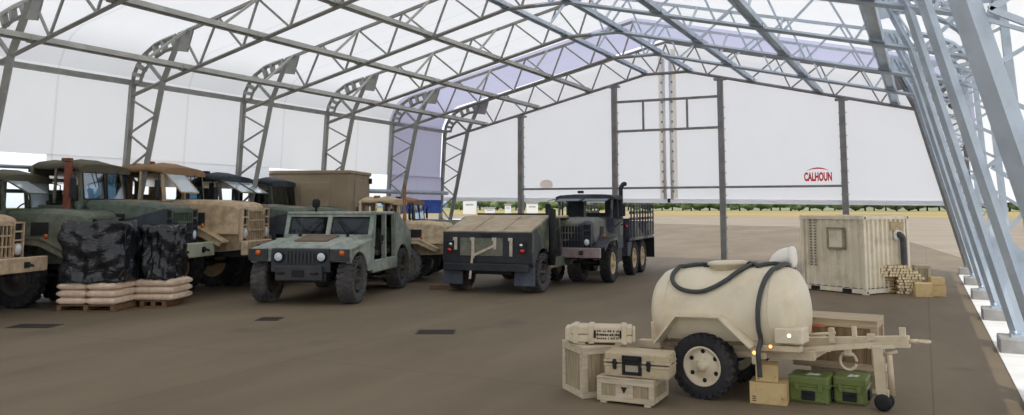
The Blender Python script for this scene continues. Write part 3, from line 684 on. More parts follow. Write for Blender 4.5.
for i in range(3):
    q = MB(); x = .41
    while x < .69: w_ = rk.uniform(.008, .024); q.box(x, x+w_, -.0015, .001, .165-.045*i, .165-.045*i+rk.uniform(.018, .03)); x += w_+rk.choice((.006, .007, .022))
    q.build('stencil_marking', INK, lc, (0, 0.0, 0))
# cardboard boxes
CARD = mat('buff_cardboard', (198, 172, 124), .8, 0, .06, 3, .1, (150, 118, 72), .55, 4)
def carton(label, loc, rz, L_, D, Hh, flaps=False, mk=True, group='buff cardboard boxes'):
    r = thing('cardboard_box', label, 'box', loc, rz, 1, group)
    q = MB(); t = .006
    q.box(0, L_, 0, t, 0, Hh); q.box(0, L_, D-t, D, 0, Hh); q.box(0, t, t, D-t, 0, Hh); q.box(L_-t, L_, t, D-t, 0, Hh); q.box(0, L_, 0, D, 0, .006)
    q.build('box_body', CARD, r)
    if flaps:
        for y, z1 in ((0, .0), (D, .0)):
            s = 1 if y == 0 else -1; f = MB(); f.plate([(0, y, Hh), (L_, y, Hh), (L_, y+s*D*.46, Hh+.06*D*2.2), (0, y+s*D*.46, Hh+.06*D*2.2)], .006); f.build('flap', CARD, r)
    else:
        for y0, y1 in ((0, D/2-.002), (D/2+.002, D)): MB().box(0, L_, y0, y1, Hh-.001, Hh+.005).build('flap', CARD, r)
    if mk:
        for k in range(3): MB().box(L_*.07, L_*.17, -.0016, .0, Hh*.12+k*.025, Hh*.12+k*.025+.012).build('printed_mark', INK, r)
        MB().box(L_*.86, L_*.9, -.0016, 0, Hh*.3, Hh*.34).build('printed_mark', INK, r)
    return r
ca = gr(750, 403)
carton('larger buff cardboard box on the floor under the small open one, before the trailer wheel', ca, R(3), .435, .36, .255)
carton('small buff cardboard box with raised flaps, on top of the larger box by the hose', ca+Vector((.07, .04, .261)), R(6), .26, .24, .20, True)
# green transit cases
GRN = mat('green_plastic_case', (104, 116, 62), .5, 0, .07, 4, .05, (74, 92, 46), .5, 4)
PEEL = mat('torn_label_paper', (206, 210, 204), .8)
def green_case(label, loc, rz, L_, D, Hh):
    r = thing('transit_case', label, 'case', loc, rz, 1, 'green transit cases')
    b = MB(); b.box(0, L_, 0, D, 0, Hh*.62, .03, None, 2); b.box(L_*.08, L_*.92, -.012, D+.012, .02, Hh*.18, .008); b = b.build('case_body', GRN, r)
    l = MB(); l.box(-.006, L_+.006, -.006, D+.006, Hh*.64, Hh, .03, None, 2); l.build('case_lid', GRN, r)
    MB().box(-.014, L_+.014, -.014, D+.014, Hh*.59, Hh*.66, .008).build('rim_band', GRN, r)
    for x in (L_*.22, L_*.8):
        q = MB(); q.box(x-.025, x+.025, -.03, -.01, Hh*.45, Hh*.72, .005); q.build('latch', GRN, r)
    q = MB(); q.box(L_+.004, L_+.03, D*.3, D*.7, Hh*.14, Hh*.5, .006); q.build('handle_recess', BLACK, r)
    q = MB(); x = L_*.5; q.box(x-.08, x+.08, -.024, -.008, Hh*.12, Hh*.46, .005); q.box(x-.06, x+.06, -.045, -.02, Hh*.34, Hh*.42, .008); q.build('handle', BLACK, r)
    MB().prism([(L_*.42, .05), (L_*.5, .04), (L_*.58, .09), (L_*.7, .07), (L_*.78, .16), (L_*.66, .22), (L_*.6, .16), (L_*.5, .24), (L_*.44, .15)], Hh, Hh+.002, 'z').build('torn_label', PEEL, r)
    return r
green_case('nearer green plastic transit case with torn white label, touching the cardboard boxes', gr(789, 401), R(-4), .47, .40, .33)
green_case('green plastic transit case behind and right of the other green one, near the jack', gr(789, 401)+Vector((.51, .14, 0)), R(-4), .37, .42, .325)
# big brown crate standing on a low white one behind the drawbar
bc_ = gr(793, 396)+Vector((0, .45, 0))
lowb = crate('wooden_crate', 'low whitish wooden crate under the big brown crate, behind the trailer jack', bc_+Vector((.16, .12, 0)), R(2), .92, .56, .28, W1, W1x, True, .06)
bigc = crate('wooden_crate', 'large brown wooden crate standing behind the drawbar on a low white crate', bc_+Vector((-.06, .06, .303)), R(-4), 1.06, .7, .62, W2, W2x, True, .085, 0, 0)
lowb['group'] = 'pale wooden crates'
stain = mat('orange_stain', (190, 120, 84), .8)
for x0, x1, z0, z1 in ((.12, .27, .42, .5), (.2, .42, .52, .555)): MB().box(x0, x1, -.0015, .0, z0, z1).build('paint_smear', stain, bigc)
# ================================================================== six-wheel cargo trucks
TT = tyre_mb(.60, .36, 20, .5).mesh('wheel', RUBBER)
def cargo_truck(label, loc, rz, sc, body, rimc, canvas, glassm=GLASS, panes=(0, 0), short=False, bed=False, stack='right', grille_dark=DARK, bumper=None, roof=True, tyre=None, group=None, detail=True, stackm=None, flat=False, srad=.085, stop_=2.84, ysc=1.0, xsc=1.0, stx=-1.25, bump_=True):
    r = thing('military_truck', label, 'truck', loc, rz, sc, group); r.scale.y = sc*ysc; r.scale.x = sc*xsc
    tyre = tyre or TT
    rim = rim_mb(.345, .36, .45, 8, 0).mesh('rim', [rimc, BLACK])
    m = MB()
    xr = -2.9 if short else -6.3
    for y in (-.42, .42): m.box(xr, 1.0, y-.05, y+.05, .78, 1.0)
    for x in (.6, -.6, -1.6, xr+.1): m.box(x-.05, x+.05, -.42, .42, .8, .96)
    m.build('chassis_frame', DARK, r)
    bp = MB().box(.98, 1.14, -1.2, 1.2, .86, 1.16, .015).build('front_bumper', bumper or body, r) if bump_ else None
    for y in (-.55, .55) if bump_ else ():
        q = MB(); q.path([(1.16, y-.05, 1.02), (1.26, y-.05, 1.0), (1.29, y, .99), (1.26, y+.05, 1.0), (1.16, y+.05, 1.02)], .02, 6); q.box(1.12, 1.17, y-.07, y+.07, .95, 1.07); q.build('tow_shackle', DARK, bp)
    # hood: flat-topped with rounded shoulders, falling to the nose
    def sec(x, hw, zt, zb, c=.1): return [(x, -hw, zb), (x, -hw, zt-c), (x, -hw+c*.4, zt-c*.35), (x, -hw+c*1.1, zt), (x, hw-c*1.1, zt), (x, hw-c*.4, zt-c*.35), (x, hw, zt-c), (x, hw, zb)]
    h = MB(); h.loft([sec(-1.12, .86, 2.06, 1.3), sec(-.2, .84, 2.07, 1.3), sec(.5, .80, 2.02, 1.3), sec(.70, .78, 1.97, 1.3, .12), sec(.76, .75, 1.90, 1.3, .12)])
    hood = h.build('hood', body, r)
    for y in (-.16, .16): MB().bar((-.9, y, 2.075), (.55, y, 2.03), .05, .015).build('hood_rib', body, hood)
    for s in (-1, 1): MB().box(-.5, -.1, s*.85-.012, s*.85+.012, 1.5, 1.78, .004).build('side_vent', DARK, hood)
    # nose panel, grille and framed lamps
    nb = MB(); nb.box(.74, .80, -.78, .78, 1.10, 1.88, .01); nose = nb.build('nose_panel', body, r)
    g = MB(); g.box(.80, .815, -.46, .46, 1.16, 1.82); g.build('grille_core', grille_dark, nose)
    g = MB()
    for k in range(9): y = -.44+k*.11; g.box(.81, .85, y-.014, y+.014, 1.16, 1.82)
    for z in (1.16, 1.38, 1.6, 1.82): g.box(.808, .86, -.47, .47, z-.018, z+.018)
    g.build('grille', body, nose)
    for s in (-1, 1):
        g = MB()
        for y in (.52, .80): g.box(.80, .86, s*y-.018, s*y+.018, 1.14, 1.86)
        for z in (1.14, 1.50, 1.68, 1.86): g.box(.802, .86, min(s*.5, s*.82), max(s*.5, s*.82), z-.016, z+.016)
        g.build('lamp_guard', body, nose)
        g = MB(); g.box(.80, .81, min(s*.54, s*.78), max(s*.54, s*.78), 1.16, 1.84); g.build('lamp_bay', grille_dark, nose)
        hl = MB(); hl.lathe([(.125, 0), (.125, .05), (.11, .06)], (.805, s*.66, 1.32), 'x', 20); hl = hl.build('headlight', body, nose)
        MB().lathe([(.108, .04), (.09, .065), (.05, .08), (0, .085)], (.805, s*.66, 1.32), 'x', 20).build('headlight_lens', LENS, r)
        MB().lathe([(.05, 0), (.05, .05), (0, .07)], (-.1, s*1.0, 1.49), 'x', 12).build('turn_signal', AMBER, r)
    # fenders with sloping front
    for s in (-1, 1):
        f = MB(); y0, y1 = sorted((s*.74, s*1.18))
        f.prism([(.5, 1.12), (.5, 1.16), (-.12, 1.46), (-1.12, 1.46), (-1.3, 1.3), (-1.3, 1.0), (-1.25, 1.0), (-1.25, 1.26), (-1.1, 1.4), (-.14, 1.4), (.46, 1.12)], y0, y1, 'y')
        f.prism([(.5, 1.15), (-.12, 1.45), (-1.12, 1.45), (-1.28, 1.3), (-1.22, 1.2), (-1.1, 1.34), (-.16, 1.3), (.44, 1.04)], *sorted((s*1.15, s*1.18)), 'y')
        f.prism([(.72, 1.3), (-.1, 1.44), (-1.0, 1.44), (-1.1, 1.2), (-1.1, 1.0), (-.8, .9), (.2, .9), (.72, .95)], *sorted((s*.55, s*.6)), 'y')
        f.build('fender', body, r)
    # wheels
    wx = [-.65] + ([-2.45] if short else [-3.75, -5.1])
    for x in wx:
        for s in (-1, 1): wheel(r, tyre, rim, (x, s*1.0, .6), s)
        MB().tube((x, -.85, .6), (x, .85, .6), .09, 10).build('axle', DARK, r)
        MB().lathe([(.05, -.2), (.2, -.12), (.24, 0), (.2, .12), (.05, .2)], (x, .1, .6), 'x', 14).build('differential', DARK, r)
    MB().tube((-.2, -.7, .66), (-.2, .7, .62), .035, 8).build('tie_rod', DARK, r)
    # cab
    MB().box(-2.25, -1.0, -1.08, 1.08, 1.0, 1.12, .01).build('cab_floor', DARK, r)
    MB().box(-2.27, -2.19, -1.1, 1.1, 1.0, 2.02, .01).build('cab_back_panel', body, r)
    q = MB()
    for a in ((-1.06, -.42, 2.02, 2.72), (.42, 1.06, 2.02, 2.72), (-.42, .42, 2.02, 2.2), (-.42, .42, 2.58, 2.72)): q.box(-2.25, -2.21, *a)
    q.build('back_curtain', canvas, r)
    q = MB(); q.box(-1.14, -1.04, -1.1, 1.1, 1.1, 2.04, .015); cw = q.build('cowl', body, r)
    MB().box(-1.36, -1.14, -1.0, 1.0, 1.75, 1.98, .03).build('dashboard', DARK, r)
    for s in (-1, 1):
        y0, y1 = sorted((s*1.05, s*1.11))
        d = MB(); d.prism([(-1.14, 1.05), (-1.14, 2.02), (-1.5, 1.96), (-2.05, 1.96), (-2.19, 2.02), (-2.19, 1.05)], y0, y1, 'y'); d = d.build('door', body, r)
        MB().box(-2.1, -1.96, *sorted((s*1.11, s*1.15)), 1.78, 1.83, .006).build('door_handle', DARK, d)
        q = MB(); q.bar((-2.21, s*1.07, 2.0), (-2.21, s*1.07, 2.74), .07, .07); q.build('cab_post', body, r)
        q = MB(); q.bar((-1.65, s*1.08, 2.0), (-1.65, s*1.06, 2.74), .05, .05); q.build('door_post', body, r)
        q = MB(); q.box(-2.2, -1.3, *sorted((s*.72, s*1.06)), .58, .64); q.box(-2.2, -1.3, *sorted((s*1.02, s*1.06)), .64, 1.0); q.build('step', DARK, r)
        # mirror on a tube bracket
        q = MB(); q.path([(-1.1, s*1.1, 1.75), (-1.0, s*1.4, 1.95), (-1.0, s*1.42, 2.6), (-1.12, s*1.1, 2.66)], .016, 6); mr = q.build('mirror_bracket', DARK, r)
        q = MB(); q.box(-1.05, -.99, s*1.42-.1, s*1.42+.1, 2.1, 2.5, .015); q.build('mirror', DARK, mr)
        MB().box(-1.95, -1.5, s*.5-.3, s*.5+.3, 1.4, 1.54, .03).build('seat', SEAT, r); MB().box(-2.06, -1.95, s*.5-.3, s*.5+.3, 1.5, 2.05, .03).build('seat_back', SEAT, r)
    q = MB(); q.path([(-1.5+.12*cos(a), .5+.24*sin(a), 1.98+.1*cos(a)*2) for a in [2*pi*k/20 for k in range(20)]], .017, 6, True); q.tube((-1.5, .5, 1.98), (-1.25, .5, 1.8), .02); q.build('steering_wheel', BLACK, r)
    wf = MB(); bx, tx, bz, tz = -1.06, -1.14, 2.04, 2.72
    for y in (-1.0, 0, 1.0): wf.bar((bx, y, bz), (tx, y, tz), .07, .07)
    wf.bar((bx, -1.03, bz), (bx, 1.03, bz), .06, .07); wf.bar((tx, -1.03, tz), (tx, 1.03, tz), .06, .07); wf = wf.build('windscreen_frame', body, r)
    for s, op in zip((-1, 1), panes):
        y0, y1 = s*.05, s*.95
        if op == 2: continue
        if op:      # pane swung out on its top hinge
            a = R(op); L_ = .66; e = (tx+L_*sin(a), tz-L_*cos(a))
        else: e = (bx, bz+.04)
        pn = MB(); pn.plate([(tx+.03, y0, tz-.03), (tx+.03, y1, tz-.03), (e[0]+.03, y1, e[1]), (e[0]+.03, y0, e[1])], .012); pn = pn.build('windscreen_pane', glassm if not op else OPENG, r)
        q = MB()
        for ya in (y0, y1): q.bar((tx+.035, ya, tz-.03), (e[0]+.035, ya, e[1]), .035, .03)
        q.bar((e[0]+.035, y0, e[1]), (e[0]+.035, y1, e[1]), .035, .03); q.build('pane_frame', DARK if not op else body, pn)
        if not op: MB().bar((tx+.09, s*.5, tz-.05), (bx+.04, s*.35, bz+.3), .016, .016).build('wiper', BLACK, r)
    if roof:
        def rs(x, z, hw=1.1, d=.0): return [(x, -hw, z-.14), (x, -hw, z-.05), (x, -hw+.16, z-.0), (x, -.35, z+.035+d), (x, .35, z+.035+d), (x, hw-.16, z), (x, hw, z-.05), (x, hw, z-.14)]
        dz = -.05 if flat else 0
        q = MB(); q.loft([rs(-.98, 2.78), rs(-2.3, 2.8)], True) if flat else q.loft([rs(-1.05, 2.77), rs(-1.12, 2.80), rs(-1.5, 2.86, 1.1, .03), rs(-1.85, 2.82, 1.1, .0), rs(-2.15, 2.85, 1.1, .03), rs(-2.3, 2.77)], True, True); q.build('canvas_roof', canvas, r)
        MB().box(-1.9, -1.7, -.5, -.3, 2.86, 2.95, .02).build('roof_vent', stackm or DARK, r)
    sy = {'right': -1.24, 'left': 1.1, 'none': None}[stack]
    if sy is not None:
        q = MB()
        if stack == 'right': q.path(smooth([(stx+.05, sy, 1.3), (stx, sy, 1.6), (stx, sy, 2.7), (stx, sy, stop_)]), srad, 10); 
        else: q.path(smooth([(-2.75, sy-.2, 1.4), (-2.75, sy-.2, 2.9), (-2.78, sy-.2, 3.05), (-2.9, sy-.15, 3.18), (-3.05, sy-.1, 3.2)]), .08, 10)
        q.build('exhaust_stack', stackm or DARK, r)
    MB().box(-2.35, -1.35, .5, 1.0, .55, .98, .04).build('fuel_tank', body, r) if detail else None
    if bed:
        MB().box(-6.9, -2.85, -1.2, 1.2, 1.22, 1.36, .01).build('bed_floor', body, r)
        MB().box(-2.92, -2.85, -1.2, 1.2, 1.36, 2.0, .01).build('bed_headboard', body, r); MB().box(-6.92, -6.85, -1.2, 1.2, 1.36, 1.85, .01).build('tailgate', body, r)
        for s in (-1, 1):
            sd_ = MB().box(-6.85, -2.9, *sorted((s*1.17, s*1.21)), 1.36, 1.86, .006).build('bed_side', body, r)
            for k in range(9):
                x = -2.98-k*.48; MB().box(x-.04, x+.04, *sorted((s*1.21, s*1.26)), 1.34, 2.5, .006).build('stake', body, sd_)
            for z in (1.98, 2.2, 2.44): MB().box(-6.85, -2.92, *sorted((s*1.17, s*1.21)), z-.045, z+.045, .004).build('rack_slat', body, sd_)
            MB().box(-7.0, -6.96, s*.95-.28, s*.95+.28, .45, 1.25).build('mud_flap', BLACK, r)
        MB().box(-3.4, -2.75, .75, 1.15, .7, 1.2, .02).build('tool_box', body, r)
        MB().lathe([(.3, 0), (.3, .02), (0, .02)], (0, 0, 0), 'x', 12) and None
        MB().lathe([(.07, 0), (.07, .04), (0, .05)], (-2.83, 1.08, 1.72), 'x', 14).build('side_reflector', REDL, r)
    return r
OPENG = mat('hinged_out_pane', (196, 206, 214), .12, .25, .04, spec=.9)
SANDP = camo('sand_truck_paint', [(182, 160, 130), (172, 150, 120), (188, 166, 138)], .7, 3)
SANDP2 = camo('pale_sand_truck_paint', [(196, 176, 144), (188, 168, 134), (200, 182, 152)], .7, 5)
CAMO_B = camo('green_black_camouflage', [(84, 96, 84), (50, 56, 64), (104, 98, 82)], .55, 1)
CAMO_A = camo('grey_green_camouflage', [(98, 104, 90), (84, 92, 78), (112, 112, 98)], .5, 9)
CAMO_D = camo('blue_grey_camouflage', [(62, 66, 76), (50, 54, 64), (110, 112, 104)], .8, 4, .6, (.42, .53))
CAN_G = mat('olive_canvas', (92, 88, 72), .9, 0, .15, 3, .15, (66, 64, 52), .6, 1.5)
CAN_T = mat('brown_canvas', (150, 120, 90), .9, 0, .12, 3, .15, (118, 92, 68), .6, 1.5)
CAN_D = mat('dark_canvas', (52, 58, 64), .85, 0, .2, 3, .15, (84, 90, 96), .5, 1.5)
CAN_R = mat('rusty_canvas', (140, 104, 78), .9, 0, .2, 3, .15, (96, 96, 84), .7, 1.5)
RUSTY = mat('rusty_pipe', (124, 72, 56), .8, 0, .2, 6, .1)
TANRIM = mat('tan_rim_paint', (196, 172, 136), .6, 0, .12, 6, .05, (124, 100, 74), .6, 5)
DUSTRIM = mat('dusty_rim_paint', (150, 138, 118), .7, 0, .2, 6, .05, (104, 92, 78), .6, 4)
DKRIM = mat('dark_rim_paint', (70, 68, 64), .7, 0, .2, 6, .05)
PALEB = mat('pale_green_bumper_paint', (168, 172, 152), .6, 0, .1, 4, 0, (138, 140, 120), .5, 3)
PINKB = mat('faded_brown_bumper_paint', (150, 134, 132), .6, 0, .12, 4, 0, (112, 100, 104), .5, 3)

HD = R(20); TTD = tyre_mb(.60, .36, 20, .5).mesh('wheel', mat('pale_dusty_tyre', (112, 112, 116), .9, 0, .25, 8, .2))
T_C = cargo_truck('sand-tan army truck with brown canvas roof and one windscreen pane swung out', (-18.3, 17.82, 0), HD, 1.26, SANDP, TANRIM, CAN_T, panes=(42, 0), short=True, stack='none', stackm=RUSTY, ysc=.87, xsc=.93)
T_B = cargo_truck('green and black camouflaged army truck with olive canvas roof, behind the wrapped pallets', (-18.38, 15.23, 0), HD, 1.25, CAMO_B, DKRIM, CAN_G, short=True, stackm=RUSTY, bumper=PALEB, ysc=.8, xsc=.92)
T_A = cargo_truck('grey-green army truck with swung-out windscreen panes at the left edge behind the cropped tan truck', (-19.0, 13.5, 0), HD, 1.14, CAMO_A, DKRIM, CAN_G, panes=(60, 10), short=True, stack='none', ysc=.7, bump_=False)
T_T = cargo_truck('sand-tan truck cut by the left edge, only its grille and bumper in view', (-18.95, 10.75, 0), HD, 1.1, SANDP, TANRIM, CAN_T, short=True, stack='none')
T_E = cargo_truck('dark army truck with two white windscreen panes swung out, behind the sand-tan truck', (-18.65, 20.3, 0), HD, 1.2, CAMO_B, DKRIM, CAN_D, panes=(58, 58), short=True, stack='none', ysc=.92)
T_E2 = cargo_truck('dark green canvas-topped truck standing right behind the pale green utility vehicle', (-19.2, 23.1, 0), HD, 1.18, CAMO_A, DKRIM, CAN_D, glassm=GLASSD, short=True, stack='none', ysc=.92)
TANROOF = mat('tan_cab_roof', (186, 164, 132), .8, 0, .08, 3, .1)
T_F = cargo_truck('pale tan army truck with upright exhaust pipe, between the two utility vehicles', (-14.7, 23.3, 0), HD, .94, SANDP2, DUSTRIM, TANROOF, short=True, stx=-.62, stackm=mat('tan_rusty_pipe', (150, 108, 70), .8), panes=(2, 2), ysc=.9, srad=.055, stop_=3.35, tyre=TTD)
T_D = cargo_truck('dark blue-grey camouflaged cargo truck with slatted bed, facing the viewer', (-9.95, 24.5, 0), R(-84.5), 1.0, CAMO_D, TANRIM, CAN_D, panes=(78, 78), bed=True, stack='left', bumper=PINKB, flat=True, ysc=.9)
T_G = cargo_truck('green truck with rusty brown canvas roof, only its cab showing behind the pale tan truck', (-15.5, 25.7, 0), HD, .94, CAMO_A, DKRIM, CAN_R, short=True, stack='none', ysc=.85)
HGLASS = glass('clear_vehicle_glass', (150, 156, 160), .05)
# ================================================================== two utility vehicles
HT = tyre_mb(.49, .34, 26, .55).mesh('wheel', RUBBERD)
def utility(label, loc, rz, sc, body, noseM, topM, rimc, kind, tz_=1.33):
    r = thing('utility_vehicle', label, 'vehicle', loc, rz, sc)
    rim = rim_mb(.22, .33, .3, 8, 0).mesh('rim', [rimc, BLACK])
    for x in (0, -3.3):
        for s in (-1, 1): wheel(r, HT, rim, (x, s*.93, .49), s)
        MB().tube((x, -.8, .5), (x, .8, .5), .05, 8).build('axle', DARK, r)
        for s in (-1, 1): 
            q = MB(); q.path([(x+.1*cos(a*.8), s*.55+.07*sin(a*.8)*0+.1*sin(a*.8), .48+.016*a) for a in range(32)], .02, 6); q.build('coil_spring', BLACK, r)
    MB().box(-3.95, .5, -.55, .55, .46, .66, .02).build('chassis_frame', DARK, r)
    MB().box(-3.95, -.9, -.86, .86, .62, .74, .01).build('floor_pan', DARK, r)
    # hood and wide shoulders
    def hs(x, hw, zt, zb): return [(x, -hw, zb), (x, -hw, zt-.1), (x, -hw+.09, zt), (x, hw-.09, zt), (x, hw, zt-.1), (x, hw, zb)]
    h = MB(); h.loft([hs(-.98, .86, 1.37, .95), hs(-.3, .78, 1.31, .95), hs(.36, .66, 1.21, .95), hs(.46, .63, 1.16, .95)]); hood = h.build('hood', body, r)
    q = MB(); q.prism([(-.75, -.36), (.0, -.36), (.0, .36), (-.75, .36)], 0, .03, 'z'); q = q.mesh('hood_vent', topM if kind == 'front' else DARK)
    o = link('hood_vent', q, hood, (0, 0, 1.265)); o.rotation_euler.y = R(7.5)
    for s in (-1, 1):
        MB().boxc((-.75, s*.55, 1.36), (.1, .05, .09), 0, .01).build('hood_latch', BLACK, hood)
        arch = [(cos(R(a))*.6, .47+sin(R(a))*.6) for a in range(165, 38, -14)]
        f = MB(); f.prism([(-1.0, .62), (-1.0, 1.26), (-.3, 1.2), (.47, 1.12), (.50, .9), (.48, .86)] + arch[::-1], *sorted((s*.97, s*1.08)), 'y')
        f.prism([(-1.0, 1.24), (-1.0, 1.31), (-.3, 1.24), (.47, 1.15), (.50, 1.08), (-.3, 1.17)], *sorted((s*.6, s*1.08)), 'y')
        f.box(.42, .50, *sorted((s*.6, s*1.06)), .88, 1.13, .01)
        f.build('front_fender', body if kind == 'rear' else body, r)
        tb = MB(); tb.box(.49, .55, s*.88-.24, s*.88+.17, .90, 1.14, .01); tb = tb.build('signal_housing', noseM, r)
        MB().lathe([(.06, 0), (.055, .03), (0, .045)], (.55, s*.9, 1.06), 'x', 16).build('turn_signal', AMBER, tb)
    nz_ = MB(); nz_.box(.44, .52, -.64, .64, .66, 1.15, .02); nose = nz_.build('nose_panel', noseM, r)
    g = MB()
    for k in range(8): y = -.28+k*.08; g.box(.52, .55, y-.02, y+.02, .84, 1.09, .004)
    g.build('grille', mat('grille_bar', (52, 54, 58), .5), nose)
    for s in (-1, 1):
        hl = MB(); hl.lathe([(.12, 0), (.12, .03), (.1, .04)], (.52, s*.46, .98), 'x', 22); hl = hl.build('headlight', BLACK, nose)
        MB().lathe([(.1, .02), (.1, .03), (.07, .05), (0, .06)], (.52, s*.46, .98), 'x', 22).build('headlight_lens', LENS, r)
    b = MB(); b.box(.5, .62, -.5, .5, .5, .80, .02); bp = b.build('front_bumper', noseM, r)
    MB().box(.615, .64, -.13, .13, .58, .72, .005).build('number_plate', BLACK, bp)
    for s in (-1, 1):
        q = MB(); q.path([(.62, s*.36-.06, .66), (.72, s*.36-.04, .66), (.72, s*.36+.04, .66), (.62, s*.36+.06, .66)], .02, 6); q.build('tow_hook', DARK, bp)
    # windscreen and cab
    wf = MB(); bx, tx, bz, tz = -1.0, -1.18, 1.34, 1.82
    for y in (-.98, 0, .98): wf.bar((bx, y, bz), (tx, y, tz), .09 if y else .1, .07)
    wf.bar((bx, -1.02, bz), (bx, 1.02, bz), .07, .1); wf.bar((tx, -1.02, tz), (tx, 1.02, tz), .08, .09); wf = wf.build('windscreen_frame', body, r)
    for s in (-1, 1):
        MB().plate([(bx-.02, s*.05, bz+.03), (bx-.02, s*.95, bz+.03), (tx-.02, s*.95, tz-.03), (tx-.02, s*.05, tz-.03)], .01).build('windscreen_pane', HGLASS, r)
        MB().bar((bx+.03, s*.45, bz+.06), (tx+.06, s*.2, tz-.16), .016, .016).build('wiper', BLACK, r)
    MB().box(-1.42, -1.02, -.95, .95, 1.0, 1.28, .03).build('dashboard', BLACK, r)
    q = MB(); q.path([(-1.5+.1*cos(a), .55+.2*sin(a), 1.3+.16*cos(a)) for a in [2*pi*k/18 for k in range(18)]], .016, 6, True); q.tube((-1.5, .55, 1.3), (-1.3, .55, 1.2), .02); q.build('steering_wheel', BLACK, r)
    MB().box(-2.75, -1.0, -.42, .42, .7, 1.02, .04).build('centre_tunnel', DARK, r)
    for s in (-1, 1):
        for x in (-1.75, -2.55):
            MB().box(x-.2, x+.24, s*.68-.24, s*.68+.24, .88, 1.0, .03).build('seat', SEAT, r); MB().box(x-.3, x-.2, s*.68-.24, s*.68+.24, .95, 1.5, .03).build('seat_back', SEAT, r)
        st_ = MB(); st_.box(-2.85, -.98, *sorted((s*.98, s*1.07)), .55, .82, .015); st_.build('sill', body, r)
        for x0, x1 in ((-1.0, -1.2), (-1.92, -1.95), (-2.72, -2.72)):
            MB().bar((x0, s*1.02, .8), (x1, s*.99, 1.84), .09, .1, (1, 0, 0)).build('door_pillar', body, r)
        q = MB(); q.path([(-1.05, s*1.05, 1.1), (-.95, s*1.28, 1.2), (-.95, s*1.28, 1.3)], .014, 6); q = q.build('mirror_bracket', DARK, r)
        MB().box(-.97, -.94, s*1.26-.05, s*1.26+.05, 1.26, 1.38, .01).build('mirror', BLACK, q)
    MB().box(-2.78, -1.12, -1.02, 1.02, 1.82, 1.89, .02).build('roof', body if kind == 'front' else topM, r)
    # sloping rear
    arch = [(-3.3+cos(R(a))*.62, .47+sin(R(a))*.62) for a in range(168, 10, -14)]
    for s in (-1, 1):
        q = MB(); q.prism([(-2.7, .6), (-2.7, 1.86), (-2.82, 1.87), (-4.02, tz_+.01), (-4.06, .8)] + arch, *sorted((s*1.0, s*1.07)), 'y'); q.build('rear_quarter_panel', body, r)
        MB().box(-4.0, -2.75, *sorted((s*.62, s*1.0)), 1.08, 1.16).build('wheel_house', DARK, r)
    q = MB(); q.plate([(-2.76, -1.02, 1.86), (-2.76, 1.02, 1.86), (-4.04, 1.02, tz_), (-4.04, -1.02, tz_)], .05); hatch = q.build('rear_hatch', topM if kind == 'rear' else body, r)
    for y in (-.36, .36): MB().bar((-2.8, y, 1.885), (-4.0, y, tz_+.05), .03, .02).build('hatch_rib', topM if kind == 'rear' else body, hatch)
    tg = MB(); tg.box(-4.10, -4.03, -1.05, 1.05, .74, tz_, .015); tg = tg.build('tailgate', noseM, r)
    MB().box(-4.2, -4.02, -1.0, 1.0, .55, .74, .02).build('rear_bumper', noseM, r)
    if kind == 'rear':
        MB().box(-4.115, -4.095, -.4, .62, .92, 1.36, .008).build('green_panel', CAMO_A, tg)
        MB().box(-4.13, -4.1, -.12, .12, tz_-.13, tz_-.02, .01).build('hatch_lock', DARK, tg)
        for y, z0, z1 in ((.72, 1.06, 1.36), (.3, .86, 1.36), (-.22, 1.08, 1.36), (-.6, .92, 1.36)):
            q = MB(); q.boxc((-4.13, y, (z0+z1)/2), (.02, .07, z1-z0), 0, .004); q.boxc((-4.14, y+.01, z1-.03), (.035, .1, .08), 0, .008); q.build('strap', STRAP, tg)
        q = MB(); q.bar((-4.15, .3, .92), (-4.15, -.22, 1.18), .02, .06); q.build('strap', STRAP, tg)
        q = MB(); q.bar((-4.2, .34, .36), (-4.15, .3, .94), .05, .02); q.build('strap', STRAP, tg)
        for s in (-1, 1):
            q = MB(); q.box(-4.14, -4.1, s*.86-.09, s*.86+.09, 1.0, 1.28, .01); q = q.build('tail_lamp', DARK, r)
            MB().lathe([(.055, 0), (.05, -.03), (0, -.04)], (-4.14, s*.87, 1.05), 'x', 14).build('tail_lens', REDL, q)
            MB().lathe([(.045, 0), (.04, -.02), (0, -.03)], (-4.14, s*.84, 1.19), 'x', 14).build('clear_lens', CHROME, q)
            MB().box(-3.98, -3.95, s*.86-.24, s*.86+.24, .2, .66, .006).build('mud_flap', mat('grey_mud_flap', (84, 88, 100), .8), r)
        q = MB(); q.bar((-2.3, -.95, 1.93), (-2.3, .95, 1.93), .06, .05); q.build('roof_bar', DARK, r)
        q = MB(); q.path([(-3.1, -1.2, .66), (-3.08, -1.22, 1.2), (-2.95, -1.17, 1.85), (-2.92, -1.16, 2.06)], .085, 10); q.build('intake_tube', BLACK, r)
    else:
        q = MB(); q.path([(-1.4, -.45, 1.88), (-1.4, -.45, 2.0)], .03, 8); q.lathe([(.05, 0), (.09, .03), (.09, .16), (.05, .2), (0, .2)], (-1.4, -.45, 1.98), 'z', 12); q.build('antenna_mount', BLACK, r)
    return r
HV1 = camo('pale_green_vehicle_paint', [(134, 142, 132), (118, 129, 120), (148, 153, 142)], .8, 2, .55)
HV2 = camo('dark_green_vehicle_paint', [(92, 100, 84), (60, 62, 66), (128, 122, 104)], .9, 6)
NOSE = mat('dark_nose_paint', (50, 52, 56), .55, 0, .15, 5, 0, (84, 80, 74), .5, 3)
TAILP = mat('dark_tail_paint', (40, 42, 48), .55, 0, .15, 5, 0, (62, 64, 62), .5, 2)
DUSTY = mat('dusty_top_paint', (178, 162, 138), .8, 0, .1, 4, 0, (120, 110, 92), .5, 1.6)
BRN = mat('brown_hood_patch', (112, 96, 80), .7, 0, .12, 5)
1
h_ = R(-72); U1 = None
